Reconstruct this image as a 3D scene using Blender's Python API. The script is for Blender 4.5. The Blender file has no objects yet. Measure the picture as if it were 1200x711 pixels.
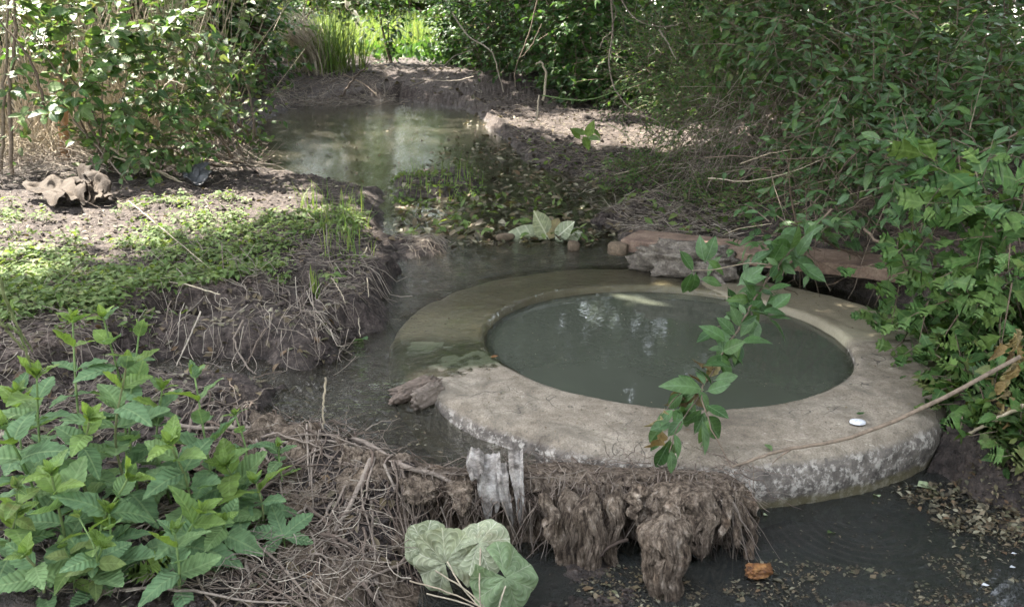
import bpy, math, random
import numpy as np
from mathutils import Matrix, Vector

# ------------------------------------------------------------------ camera, world, sun, exposure
random.seed(4)
rng = np.random.default_rng(11)
SC = bpy.context.scene
COL = SC.collection
F_PX, CW, CH = 1040.0, 1200.0, 711.0
PITCH, ROLL, CAM_Z = math.radians(17.25), math.radians(0.6), 0.80
c_, s_ = math.cos(PITCH), math.sin(PITCH)
FWD = np.array([0, c_, -s_]); UP0 = np.array([0, s_, c_]); RT0 = np.array([1.0, 0, 0])
CR, SR = math.cos(ROLL), math.sin(ROLL)
RIGHT = CR * RT0 + SR * UP0
UP = -SR * RT0 + CR * UP0
CAM = np.array([0, 0, CAM_Z])
cam = bpy.data.cameras.new('camera'); cam.lens = 36 * F_PX / CW; cam.sensor_width = 36
cam.clip_start = 0.02; cam.clip_end = 400
camo = bpy.data.objects.new('camera', cam); COL.objects.link(camo)
m = Matrix.Identity(4)
for i in range(3):
    m[i][0] = RIGHT[i]; m[i][1] = UP[i]; m[i][2] = -FWD[i]; m[i][3] = CAM[i]
camo.matrix_world = m
SC.camera = camo
cam.dof.use_dof = True; cam.dof.focus_distance = 2.1; cam.dof.aperture_fstop = 16.0

SUN_EL, SUN_AZ = math.radians(52), math.radians(-52)      # azimuth from +Y towards +X
w = bpy.data.worlds.new('World'); SC.world = w; w.use_nodes = True
nt = w.node_tree; bg = nt.nodes['Background']
sky = nt.nodes.new('ShaderNodeTexSky'); sky.sky_type = 'NISHITA'; sky.sun_disc = False
sky.sun_elevation = SUN_EL; sky.sun_rotation = SUN_AZ
hs = nt.nodes.new('ShaderNodeHueSaturation'); hs.inputs['Saturation'].default_value = .45     # sky greyed to take the blue out of the ambient light
tint = nt.nodes.new('ShaderNodeMix'); tint.data_type = 'RGBA'; tint.blend_type = 'MULTIPLY'; tint.inputs[0].default_value = 1; tint.inputs[7].default_value = (1.04, 1.0, .93, 1)
nt.links.new(sky.outputs[0], hs.inputs['Color']); nt.links.new(hs.outputs[0], tint.inputs[6]); nt.links.new(tint.outputs[2], bg.inputs[0]); bg.inputs[1].default_value = 0.15
sl = bpy.data.lights.new('sun', 'SUN'); sl.energy = 3.4; sl.angle = math.radians(0.53); sl.color = (1, .93, .82)
so = bpy.data.objects.new('sun', sl); COL.objects.link(so)
SUND = np.array([math.sin(SUN_AZ) * math.cos(SUN_EL), math.cos(SUN_AZ) * math.cos(SUN_EL), math.sin(SUN_EL)])
so.rotation_euler = Vector(SUND).to_track_quat('Z', 'Y').to_euler(); so.location = (0, 0, 20)
vs = SC.view_settings; vs.view_transform = 'Standard'; vs.look = 'None'; vs.exposure = 3.45; vs.gamma = 1
SC.cycles.max_bounces = 6; SC.cycles.diffuse_bounces = 3; SC.cycles.glossy_bounces = 2
SC.cycles.transparent_max_bounces = 6; SC.cycles.transmission_bounces = 3
SC.cycles.sample_clamp_indirect = 6.0

# ------------------------------------------------------------------ picture rays, used to work out where things stand
def ray(u, v):
    a, b = (u - 600.0) / F_PX, -(v - 355.5) / F_PX
    return FWD + a * RIGHT + b * UP
def G(u, v, z=0.0):            # the point on the level z
    r = ray(u, v); t = (z - CAM_Z) / r[2]
    return CAM + r * t
def D(u, v, Y):                # the point at distance Y in front
    r = ray(u, v); return CAM + r * (Y / r[1])
def proj(P):
    Q = np.asarray(P) - CAM
    dz = Q @ FWD
    return 600 + F_PX * (Q @ RIGHT) / dz, 355.5 - F_PX * (Q @ UP) / dz, dz

# ------------------------------------------------------------------ noise
def _h(ix, iy, iz):
    n = (ix.astype(np.int64) * 73856093) ^ (iy.astype(np.int64) * 19349663) ^ (iz.astype(np.int64) * 83492791)
    n = (n ^ (n >> 13)) * 1274126177 & 0x7fffffff
    n = (n ^ (n >> 15)) * 668265263 & 0x7fffffff
    return ((n >> 7) & 0xffff) / 65535.0
def vnoise(x, y, z=0.0):
    x = np.asarray(x, float); y = np.asarray(y, float); z = np.zeros_like(x) + z
    ix, iy, iz = np.floor(x), np.floor(y), np.floor(z)
    fx, fy, fz = x - ix, y - iy, z - iz
    fx, fy, fz = [f * f * (3 - 2 * f) for f in (fx, fy, fz)]
    def L(a, b, t): return a + (b - a) * t
    c00 = L(_h(ix, iy, iz), _h(ix + 1, iy, iz), fx); c10 = L(_h(ix, iy + 1, iz), _h(ix + 1, iy + 1, iz), fx)
    c01 = L(_h(ix, iy, iz + 1), _h(ix + 1, iy, iz + 1), fx); c11 = L(_h(ix, iy + 1, iz + 1), _h(ix + 1, iy + 1, iz + 1), fx)
    return L(L(c00, c10, fy), L(c01, c11, fy), fz) * 2 - 1
def fbm(x, y, z=0.0, o=4, g=.5):
    t = 0; a = 1; s = 0
    for i in range(o):
        t = t + a * vnoise(np.asarray(x) * 2 ** i + 17.3 * i, np.asarray(y) * 2 ** i - 9.1 * i, np.asarray(z) * 2 ** i + 3.7 * i); s += a; a *= g
    return t / s
def sm(a, b, x):
    t = np.clip((x - a) / (b - a), 0, 1); return t * t * (3 - 2 * t)
def sdist(poly, x, y):         # signed distance, positive inside
    x = np.asarray(x, float); y = np.asarray(y, float)
    P = np.asarray(poly, float); n = len(P)
    d2 = np.full(x.shape, 1e9); ins = np.zeros(x.shape, bool)
    for i in range(n):
        a, b = P[i], P[(i + 1) % n]; e = b - a
        wx, wy = x - a[0], y - a[1]
        t = np.clip((wx * e[0] + wy * e[1]) / (e @ e), 0, 1)
        d2 = np.minimum(d2, (wx - e[0] * t) ** 2 + (wy - e[1] * t) ** 2)
        cnd = ((a[1] <= y) != (b[1] <= y))
        xs = a[0] + (y - a[1]) * e[0] / (e[1] if e[1] else 1e-9)
        ins ^= cnd & (x < xs)
    d = np.sqrt(d2); return np.where(ins, d, -d)

# ------------------------------------------------------------------ mesh building
class MB:
    def __init__(s): s.V = []; s.F = []; s.A = []; s.n = 0
    def add(s, V, F, A=None):
        V = np.asarray(V, float).reshape(-1, 3); k = len(V)
        if A is None: A = np.zeros((k, 3))
        s.V.append(V); s.A.append(np.asarray(A, float).reshape(-1, 3))
        for f in (F if isinstance(F, list) else [F]): s.F.append(np.asarray(f) + s.n)
        s.n += k; return s
    def inst(s, T, R, P, var):          # T = (V, F, A); R (n,3,3); P (n,3); var (n,)
        V, F, A = T; n = len(P)
        if n == 0: return s
        W = np.einsum('nij,vj->nvi', R, V) + P[:, None, :]
        AA = np.repeat(A[None], n, 0).copy(); AA[:, :, 2] = var[:, None]
        off = (np.arange(n) * len(V))[:, None, None]
        s.V.append(W.reshape(-1, 3)); s.A.append(AA.reshape(-1, 3))
        for f in F: s.F.append((f[None] + off).reshape(-1, f.shape[1]) + s.n)
        s.n += n * len(V); return s
    def mesh(s, name, mat, smooth=True):
        V = np.concatenate(s.V); A = np.concatenate(s.A)
        me = bpy.data.meshes.new(name)
        me.vertices.add(len(V)); me.vertices.foreach_set('co', V.astype(np.float32).ravel())
        tot = np.concatenate([np.full(len(f), f.shape[1]) for f in s.F])
        lo = np.concatenate([f.ravel() for f in s.F]).astype(np.int32)
        me.loops.add(len(lo)); me.loops.foreach_set('vertex_index', lo)
        me.polygons.add(len(tot))
        st = np.concatenate([[0], np.cumsum(tot)[:-1]]).astype(np.int32)
        me.polygons.foreach_set('loop_start', st)
        me.update(calc_edges=True)
        me.polygons.foreach_set('use_smooth', np.full(len(tot), smooth))
        at = me.attributes.new('luv', 'FLOAT_VECTOR', 'POINT'); at.data.foreach_set('vector', A.astype(np.float32).ravel())
        me.materials.append(mat); me.update()
        return me
    def build(s, name, mat, parent=None, loc=None, smooth=True, **kw):
        if loc is not None:
            for v in s.V: v -= np.asarray(loc)
        elif parent is not None:
            l = np.array(root_loc(parent))
            for i, v in enumerate(s.V): s.V[i] = v - l
        o = bpy.data.objects.new(name, s.mesh(name, mat, smooth)); COL.objects.link(o)
        if loc is not None: o.location = tuple(loc)
        if parent is not None: o.parent = parent
        for k, v in kw.items(): o[k] = v
        return o
def root_loc(o):
    l = Vector(o.location)
    while o.parent: o = o.parent; l += o.location
    return l
def thing(name, label, cat, loc=(0, 0, 0), group=None):
    o = bpy.data.objects.new(name, None); COL.objects.link(o); o.location = tuple(loc); o.empty_display_size = .02
    o['label'] = label; o['category'] = cat
    if group: o['group'] = group
    return o
def tag(o, label, cat, group=None):
    o['label'] = label; o['category'] = cat
    if group: o['group'] = group
    return o
def put(name, me, parent, R, p):        # one piece sharing mesh data, R a 3x3, p a world point
    o = bpy.data.objects.new(name, me); COL.objects.link(o); o.parent = parent
    l = np.array(root_loc(parent)); q = np.asarray(p) - l
    mm = Matrix.Identity(4)
    for i in range(3):
        for j in range(3): mm[i][j] = R[i][j]
        mm[i][3] = q[i]
    o.matrix_local = mm
    return o
def nrm(v): return v / (np.linalg.norm(v, axis=-1, keepdims=True) + 1e-9)
def frames(d, up, size, roll=0.0):      # columns: X, Y = d, Z ~ up
    d = nrm(np.atleast_2d(d)); up = np.broadcast_to(up, d.shape)
    x = nrm(np.cross(d, up)); z = np.cross(x, d)
    roll = np.zeros(len(d)) + roll
    cr, sr = np.cos(roll)[:, None], np.sin(roll)[:, None]
    x, z = x * cr + z * sr, -x * sr + z * cr
    R = np.stack([x, d, z], -1)
    return R * (np.zeros(len(d)) + size)[:, None, None]
def tubes(mb, P, r, sides=4, var=None, taper=.3):   # P (n,k,3), r (n,) or (n,k)
    P = np.asarray(P, float)
    if P.ndim == 2: P = P[None]
    n, k, _ = P.shape
    r = np.asarray(r, float)
    if r.ndim < 2: r = (np.zeros(n) + r)[:, None] * np.linspace(1, taper, k)[None]
    T = np.gradient(P, axis=1); T = nrm(T)
    ref = np.tile(np.array([.31, .22, .92]), (n, 1)); vert = np.abs((T.mean(1) * ref).sum(-1)) > .8
    ref[vert] = (.9, .35, .1)
    X = nrm(np.cross(T, ref[:, None, :])); Z = np.cross(X, T)
    a = np.arange(sides) / sides * 2 * math.pi
    V = P[:, :, None, :] + r[:, :, None, None] * (X[:, :, None, :] * np.cos(a)[None, None, :, None] + Z[:, :, None, :] * np.sin(a)[None, None, :, None])
    i = np.arange(k - 1)[:, None]; j = np.arange(sides)[None]
    q = np.stack([i * sides + j, i * sides + (j + 1) % sides, (i + 1) * sides + (j + 1) % sides, (i + 1) * sides + j], -1).reshape(-1, 4)
    A = np.zeros((n, k, sides, 3)); A[..., 0] = (a / (2 * math.pi))[None, None]; A[..., 1] = np.linspace(0, 1, k)[None, :, None]
    A[..., 2] = (rng.random(n) if var is None else np.zeros(n) + var)[:, None, None]
    F = (q[None] + (np.arange(n) * k * sides)[:, None, None]).reshape(-1, 4)
    mb.add(V.reshape(-1, 3), F, A.reshape(-1, 3))
    return mb
def smooth_line(pts, n=14, jit=0.0):    # Catmull-Rom through the points
    P = np.asarray(pts, float)
    P = np.vstack([2 * P[0] - P[1], P, 2 * P[-1] - P[-2]])
    out = []
    segs = len(P) - 3
    for t in np.linspace(0, segs - 1e-6, n):
        i = int(t); f = t - i; a, b, c, d = P[i:i + 4]
        out.append(.5 * (2 * b + (c - a) * f + (2 * a - 5 * b + 4 * c - d) * f * f + (3 * b - a - 3 * c + d) * f ** 3))
    out = np.array(out)
    if jit: out[1:-1] += rng.normal(0, jit, out[1:-1].shape)
    return out
def grid_faces(nu, nv, wrap=False):
    i = np.arange(nu - 1)[:, None]; j = np.arange(nv if wrap else nv - 1)[None]
    return np.stack([i * nv + j, i * nv + (j + 1) % nv, (i + 1) * nv + (j + 1) % nv, (i + 1) * nv + j], -1).reshape(-1, 4)

# ------------------------------------------------------------------ leaf shapes: base at origin, along +Y, face +Z, length 1
def outline_leaf(half, fold=.25, curl=-.25, petiole=.12, wave=0.0):
    h = np.array(half, float); n = len(h)
    mid = np.c_[np.zeros(n), h[:, 1] * .97]
    X = np.r_[-h[:, 0], mid[:, 0], h[:, 0]]; Y = np.r_[h[:, 1], mid[:, 1], h[:, 1]]
    z = np.abs(X) * fold + curl * Y ** 2 + wave * np.sin(Y * 17 + np.sign(X) * 1.3) * np.abs(X)
    wmax = np.abs(h[:, 0]).max()
    A = np.c_[X / wmax, Y, np.zeros(3 * n)]
    i = np.arange(n - 1)
    F = [np.r_[np.c_[i, i + n, i + n + 1, i + 1], np.c_[i + n, i + 2 * n, i + 2 * n + 1, i + n + 1]][:, ::-1]]
    V = np.c_[X, Y, z]
    if petiole:
        b = len(V); pw = .012
        V = np.vstack([V, [[-pw, 0, 0], [pw, 0, 0], [pw, -petiole, .01], [-pw, -petiole, .01]]])
        A = np.vstack([A, [[0, 0, 0]] * 4]); F.append(np.array([[b, b + 1, b + 2, b + 3]]))
    return V, F, A
def blade(W, n=6, peak=.4, pw=1.0, teeth=0.0, **k):
    t = np.linspace(0, 1, n); q = math.log(.5) / math.log(peak)
    wd = W / 2 * np.sin(math.pi * t ** q).clip(0) ** pw
    wd = wd * (1 + teeth * (np.arange(n) % 2 - .5)); yy = t + teeth * .12 * (np.arange(n) % 2); yy[-1] = 1.02
    wd[-1] = .002; wd[0] = .004
    return outline_leaf(np.c_[wd, yy], **k)
def combine(parts):
    V = []; F = []; A = []; n = 0
    for (v, f, a), R, p in parts:
        V.append(v @ np.asarray(R).T + np.asarray(p)); A.append(a)
        F += [x + n for x in f]; n += len(v)
    q = [x for x in F if x.shape[1] == 4]
    return np.vstack(V), [np.vstack(q)], np.vstack(A)
def rotz(a):
    c, s = math.cos(a), math.sin(a); return np.array([[c, -s, 0], [s, c, 0], [0, 0, 1]])
def palm(leaf, angs, sizes):
    return combine([(leaf, rotz(a) * s, (0, 0, 0)) for a, s in zip(angs, sizes)])
LANCE = [blade(.30, 6, .45, .9, fold=.3, curl=c, petiole=.08) for c in (-.15, -.35, .1)]
PRIVET = [blade(.42, 8, .48, .85, fold=f, curl=c, petiole=.08) for f, c in ((.22, -.12), (.35, -.3), (.15, -.45), (.5, .08))]
MINT = [blade(.60, 15, .40, .75, teeth=.13, fold=f, curl=c, petiole=.05, wave=.12) for f, c in ((.18, -.2), (.3, -.4), (.1, -.55), (.45, .15))]
TINY = [blade(.55, 4, .45, .9, fold=.3, curl=c, petiole=.15) for c in (-.2, -.5, .1)]
DOT = [blade(.6, 3, .5, 1, fold=.2, curl=-.2, petiole=0)]
OVATE = [blade(.62, 7, .4, .8, fold=f, curl=c, petiole=.12, wave=.08) for f, c in ((.2, -.25), (.35, -.5), (.1, .05))]
_hw = [(.01, 0), (.05, .16), (.20, .30), (.36, .50), (.25, .50), (.30, .60), (.48, .80), (.30, .76), (.28, .84), (.30, 1.0), (.14, .96), (.012, 1.08)]
HAWTH = [outline_leaf(_hw, fold=f, curl=c, petiole=.3) for f, c in ((.12, -.2), (.22, -.4), (.05, .1), (.3, -.3))]
_tl = blade(.62, 11, .5, .7, teeth=.22, fold=.2, curl=-.2, petiole=0)
TRIF = [palm(_tl, (-1.15, 0, 1.15), (.85, 1, .85))]
_pl = blade(.42, 15, .52, .75, teeth=.2, fold=.22, curl=-.3, petiole=.05)
PALM5 = [palm(_pl, (-2.0, -1.05, 0.1, 1.0, 2.0), (.72, .95, 1, .9, .75))]
_lb = [(.02, 0), (.22, .05), (.42, .02), (.38, .16), (.60, .22), (.40, .32), (.62, .50), (.36, .48), (.5, .75), (.26, .68), (.3, .95), (.12, .84), (.012, 1.1)]
LOBED = [outline_leaf(_lb, fold=.18, curl=c, petiole=.25) for c in (-.2, .1)]
IVY = [outline_leaf([(.02, 0), (.35, -.12), (.5, .1), (.36, .3), (.42, .48), (.2, .7), (.012, 1)], fold=.15, curl=-.25, petiole=.3)]

# ------------------------------------------------------------------ materials
def new_mat(name):
    m = bpy.data.materials.new(name); m.use_nodes = True; t = m.node_tree
    for n in list(t.nodes): t.nodes.remove(n)
    o = t.nodes.new('ShaderNodeOutputMaterial'); return m, t, o
def N(t, kind, **k):
    n = t.nodes.new('ShaderNode' + kind)
    for a, b in k.items():
        if a in n.inputs.keys() if not a.startswith('_') else False: n.inputs[a].default_value = b
        else: setattr(n, a.lstrip('_'), b)
    return n
def link(t, a, b): t.links.new(a, b)
def math_(t, op, a, b=None, c=None, clamp=False):
    n = t.nodes.new('ShaderNodeMath'); n.operation = op; n.use_clamp = clamp
    for i, x in enumerate((a, b, c)):
        if x is None: continue
        if isinstance(x, (int, float)): n.inputs[i].default_value = x
        else: t.links.new(x, n.inputs[i])
    return n.outputs[0]
def ramp(t, fac, stops, interp='LINEAR'):
    n = t.nodes.new('ShaderNodeValToRGB'); cr = n.color_ramp; cr.interpolation = interp
    while len(cr.elements) < len(stops): cr.elements.new(.5)
    for e, (p, c) in zip(cr.elements, stops):
        e.position = p; e.color = (c[0], c[1], c[2], 1) if isinstance(c, (tuple, list)) else (c, c, c, 1)
    t.links.new(fac, n.inputs[0]); return n.outputs[0]
def noise_n(t, vec, scale, detail=5, rough=.6, dist=0):
    n = t.nodes.new('ShaderNodeTexNoise'); n.inputs['Scale'].default_value = scale; n.inputs['Detail'].default_value = detail
    n.inputs['Roughness'].default_value = rough; n.inputs['Distortion'].default_value = dist
    if vec is not None: t.links.new(vec, n.inputs['Vector'])
    return n.outputs['Fac']
def mixc(t, fac, a, b, mode='MIX'):
    n = t.nodes.new('ShaderNodeMix'); n.data_type = 'RGBA'; n.blend_type = mode
    for s, x in ((n.inputs[0], fac), (n.inputs[6], a), (n.inputs[7], b)):
        if isinstance(x, (int, float)): s.default_value = x
        elif isinstance(x, (tuple, list)): s.default_value = (x[0], x[1], x[2], 1)
        else: t.links.new(x, s)
    return n.outputs[2]
def bump(t, h, strength, dist=.002):
    n = t.nodes.new('ShaderNodeBump'); n.inputs['Strength'].default_value = strength; n.inputs['Distance'].default_value = dist
    t.links.new(h, n.inputs['Height']); return n.outputs[0]
def position(t): return t.nodes.new('ShaderNodeNewGeometry').outputs['Position']
def mapped(t, vec, sc):
    n = t.nodes.new('ShaderNodeMapping'); n.inputs['Scale'].default_value = sc; t.links.new(vec, n.inputs['Vector']); return n.outputs[0]

def leaf_mat(name, cols, rough=.5, trans=.3, vein=(.6, .7, .45), veinamt=.25, bumps=.3, nveins=7, brown=0.0, spec=.25):
    m, t, o = new_mat(name)
    at = t.nodes.new('ShaderNodeAttribute'); at.attribute_name = 'luv'
    sp = t.nodes.new('ShaderNodeSeparateXYZ'); link(t, at.outputs['Vector'], sp.inputs[0])
    oi = t.nodes.new('ShaderNodeObjectInfo')
    var = math_(t, 'FRACT', math_(t, 'ADD', sp.outputs[2], oi.outputs['Random']))
    n = len(cols)
    base = ramp(t, var, [(i / (n - 1), c) for i, c in enumerate(cols)])
    pos = position(t)
    nz = noise_n(t, pos, 60, 4, .6)
    base = mixc(t, 1.0, base, (.92, 1.0, .78), 'MULTIPLY')
    base = mixc(t, .55, base, ramp(t, nz, [(.32, .28), (.66, 1.12)]), 'MULTIPLY')
    au = math_(t, 'ABSOLUTE', sp.outputs[0])
    mid = math_(t, 'LESS_THAN', au, .07)
    sv = math_(t, 'SINE', math_(t, 'MULTIPLY', math_(t, 'SUBTRACT', sp.outputs[1], math_(t, 'MULTIPLY', au, .22)), nveins * 6.283))
    side = math_(t, 'GREATER_THAN', sv, .88)
    vn = math_(t, 'MAXIMUM', mid, math_(t, 'MULTIPLY', side, .45))
    base = mixc(t, math_(t, 'MULTIPLY', vn, veinamt), base, vein)
    if brown:
        nb = ramp(t, noise_n(t, pos, 25, 3, .6), [(.62 - brown * .1, 0.0), (.70, 1.0)])
        base = mixc(t, math_(t, 'MULTIPLY', nb, brown), base, (.12, .07, .025))
    p = N(t, 'BsdfPrincipled'); link(t, base, p.inputs['Base Color']); p.inputs['Roughness'].default_value = rough
    p.inputs['Specular IOR Level'].default_value = spec
    hh = math_(t, 'ADD', math_(t, 'MULTIPLY', sv, .5), math_(t, 'MULTIPLY', nz, 1.5))
    bn = bump(t, hh, bumps, .0012); link(t, bn, p.inputs['Normal'])
    tr = N(t, 'BsdfTranslucent'); tc = mixc(t, 1.0, base, (1.3, 1.3, .62), 'MULTIPLY'); link(t, tc, tr.inputs[0])
    mx = N(t, 'MixShader'); mx.inputs[0].default_value = trans
    link(t, p.outputs[0], mx.inputs[1]); link(t, tr.outputs[0], mx.inputs[2]); link(t, mx.outputs[0], o.inputs[0])
    return m
def stem_mat(name, cols, rough=.7, streak=40):
    m, t, o = new_mat(name)
    at = t.nodes.new('ShaderNodeAttribute'); at.attribute_name = 'luv'
    sp = t.nodes.new('ShaderNodeSeparateXYZ'); link(t, at.outputs['Vector'], sp.inputs[0])
    oi = t.nodes.new('ShaderNodeObjectInfo')
    var = math_(t, 'FRACT', math_(t, 'ADD', sp.outputs[2], oi.outputs['Random']))
    n = len(cols); base = ramp(t, var, [(i / (n - 1), c) for i, c in enumerate(cols)])
    nz = noise_n(t, position(t), streak, 4, .65)
    base = mixc(t, .8, base, ramp(t, nz, [(.3, .4), (.68, 1.15)]), 'MULTIPLY')
    p = N(t, 'BsdfPrincipled'); link(t, base, p.inputs['Base Color']); p.inputs['Roughness'].default_value = rough
    p.inputs['Specular IOR Level'].default_value = .25
    link(t, bump(t, nz, .5, .002), p.inputs['Normal']); link(t, p.outputs[0], o.inputs[0])
    return m

M = {}
M['mint'] = leaf_mat('mint_leaf', [(.12, .19, .12), (.17, .26, .17), (.15, .23, .15), (.20, .28, .15)], .78, .34, (.3, .4, .2), .35, .9, 8, spec=.12)
M['mint_top'] = leaf_mat('young_mint_leaf', [(.16, .24, .07), (.21, .29, .08), (.15, .23, .10)], .6, .4, (.3, .4, .15), .3, .7, 8, spec=.3)
M['privet'] = leaf_mat('glossy_dark_leaf', [(.035, .075, .028), (.05, .10, .035), (.07, .13, .05), (.09, .145, .085), (.09, .15, .045)], .42, .22, (.15, .22, .13), .4, .25, 6, spec=.3)
M['shrub'] = leaf_mat('shrub_leaf', [(.035, .08, .03), (.055, .115, .035), (.08, .15, .045), (.12, .18, .055), (.055, .10, .045), (.14, .15, .06)], .55, .3, (.2, .25, .1), .25, .3, 6, brown=.3)
M['hawth'] = leaf_mat('lobed_leaf', [(.055, .11, .045), (.07, .14, .05), (.095, .165, .06), (.13, .19, .065)], .45, .32, (.22, .3, .12), .3, .4, 5, brown=.2)
M['bramble'] = leaf_mat('bramble_leaf', [(.04, .09, .035), (.06, .125, .045), (.09, .17, .055), (.14, .21, .07), (.11, .15, .10), (.15, .15, .07)], .42, .33, (.25, .32, .15), .3, .5, 8, brown=.4, spec=.3)
M['cover'] = leaf_mat('ground_cover_leaf', [(.08, .13, .045), (.11, .17, .06), (.14, .20, .075), (.20, .24, .10), (.09, .13, .055)], .6, .35, (.3, .38, .15), .3, .4, 6, brown=.4)
M['grass'] = leaf_mat('grass_blade', [(.09, .16, .04), (.15, .22, .06), (.22, .24, .09)], .55, .3, (.2, .25, .1), .1, .1, 1)
M['far'] = leaf_mat('far_leaf', [(.03, .075, .03), (.045, .10, .035), (.07, .14, .045), (.09, .16, .05)], .5, .35, (.1, .15, .05), .1, .1, 4)
M['meadow'] = leaf_mat('meadow_blade', [(.12, .17, .06), (.16, .21, .08), (.20, .22, .11)], .6, .4, (.3, .35, .15), .1, .1, 1)
M['canopy'] = leaf_mat('canopy_leaf', [(.035, .06, .025), (.05, .085, .03), (.065, .10, .035)], .5, .22, (.1, .15, .05), .1, .1, 4)
M['colts'] = leaf_mat('wilted_pale_leaf', [(.28, .29, .24), (.34, .34, .29), (.24, .26, .20)], .7, .22, (.50, .50, .40), .9, .6, 5, brown=.25, spec=.2)
M['wiltgreen'] = leaf_mat('wilted_green_leaf', [(.15, .21, .13), (.20, .25, .17)], .65, .22, (.34, .36, .26), .6, .5, 5, brown=.2, spec=.2)
M['deadleaf'] = leaf_mat('dead_leaf', [(.10, .06, .03), (.18, .11, .05), (.26, .18, .10), (.34, .27, .17), (.13, .09, .06)], .7, .15, (.2, .15, .1), .4, .5, 6, spec=.25)
M['litter'] = leaf_mat('leaf_litter', [(.04, .03, .024), (.09, .065, .05), (.16, .115, .085), (.07, .06, .05), (.30, .26, .23), (.14, .075, .05), (.12, .115, .08), (.06, .05, .045)], .6, .1, (.2, .15, .1), .3, .5, 6, spec=.3)
M['paleleaf'] = leaf_mat('pale_fallen_leaf', [(.38, .42, .30), (.45, .47, .36)], .6, .2, (.5, .5, .4), .4, .5, 6)
M['greenstem'] = stem_mat('green_stem', [(.10, .17, .05), (.14, .21, .07), (.16, .17, .08)], .6, 60)
M['straw'] = stem_mat('straw', [(.15, .12, .095), (.26, .22, .18), (.19, .15, .12), (.42, .37, .30), (.11, .085, .07)], .8, 60)
M['twig'] = stem_mat('twig_bark', [(.09, .065, .045), (.15, .11, .08), (.20, .16, .12), (.12, .09, .065)], .8, 80)
M['palestem'] = stem_mat('pale_dry_stem', [(.36, .30, .21), (.44, .38, .28), (.30, .24, .17)], .75, 70)
M['root'] = stem_mat('root_fibre', [(.08, .058, .045), (.17, .132, .105), (.27, .225, .185), (.11, .08, .062)], .85, 90)
M['bark'] = stem_mat('tree_bark', [(.07, .05, .035), (.10, .075, .05)], .85, 18)
M['redbark'] = stem_mat('sunlit_peeling_bark', [(.30, .17, .09), (.36, .22, .12)], .7, 25)

def ground_mat():
    m, t, o = new_mat('mud_and_litter'); pos = position(t)
    sp = t.nodes.new('ShaderNodeSeparateXYZ'); link(t, pos, sp.inputs[0])
    a = noise_n(t, pos, 5, 6, .65); b = noise_n(t, pos, 45, 5, .7); c = noise_n(t, pos, 170, 3, .7)
    base = ramp(t, b, [(.28, (.012, .009, .008)), (.45, (.04, .031, .027)), (.58, (.09, .073, .065)), (.75, (.19, .165, .15))])
    base = mixc(t, .75, base, ramp(t, c, [(.32, .35), (.65, 1.2)]), 'MULTIPLY')
    base = mixc(t, .6, base, ramp(t, a, [(.35, (.55, .45, .42)), (.65, (1.1, 1.05, .95))]), 'MULTIPLY')
    wet = math_(t, 'SUBTRACT', 1.0, math_(t, 'MULTIPLY', math_(t, 'SUBTRACT', sp.outputs[2], -.02), 22, clamp=True), clamp=True)
    dry = math_(t, 'MULTIPLY', math_(t, 'SUBTRACT', math_(t, 'ADD', sp.outputs[2], math_(t, 'MULTIPLY', math_(t, 'SUBTRACT', a, .5), .25)), .085), 14, clamp=True)
    dry = math_(t, 'MULTIPLY', dry, math_(t, 'SUBTRACT', 1.0, math_(t, 'MULTIPLY', math_(t, 'SUBTRACT', sp.outputs[1], 5.0), .4, clamp=True)))
    base = mixc(t, dry, base, mixc(t, 1.0, base, (1.75, 1.65, 1.6), 'MULTIPLY'))
    base = mixc(t, math_(t, 'MULTIPLY', wet, .65), base, mixc(t, 1.0, base, (.42, .40, .38), 'MULTIPLY'))
    p = N(t, 'BsdfPrincipled'); link(t, base, p.inputs['Base Color'])
    r = math_(t, 'SUBTRACT', .9, math_(t, 'MULTIPLY', wet, .5)); link(t, r, p.inputs['Roughness'])
    p.inputs['Specular IOR Level'].default_value = .35
    h = math_(t, 'ADD', b, math_(t, 'MULTIPLY', c, .45)); link(t, bump(t, h, .9, .012), p.inputs['Normal'])
    link(t, p.outputs[0], o.inputs[0]); return m
M['ground'] = ground_mat()
def mat_crust():
    m, t, o = new_mat('matted_root_crust'); pos = position(t)
    at = t.nodes.new('ShaderNodeAttribute'); at.attribute_name = 'luv'
    f = noise_n(t, mapped(t, pos, (90, 90, 22)), 1, 6, .7, .6)
    g = noise_n(t, pos, 16, 4, .6); sp_ = noise_n(t, pos, 260, 2, .6)
    base = ramp(t, f, [(.32, (.018, .013, .010)), (.45, (.09, .068, .050)), (.58, (.21, .168, .130)), (.72, (.38, .33, .275))])
    base = mixc(t, .6, base, ramp(t, g, [(.35, (.5, .48, .46)), (.6, (1.0, .97, .92)), (.78, (1.2, .95, .72))]), 'MULTIPLY')
    base = mixc(t, .5, base, ramp(t, sp_, [(.35, .5), (.62, 1.2)]), 'MULTIPLY')
    p = N(t, 'BsdfPrincipled'); link(t, base, p.inputs['Base Color']); p.inputs['Roughness'].default_value = .88
    p.inputs['Specular IOR Level'].default_value = .2
    link(t, bump(t, math_(t, 'ADD', f, math_(t, 'MULTIPLY', sp_, .3)), 1.0, .008), p.inputs['Normal'])
    link(t, p.outputs[0], o.inputs[0]); return m
M['crust'] = mat_crust()
RC = np.array([.418, 2.303]); RI, RO = .495, .745
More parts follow.
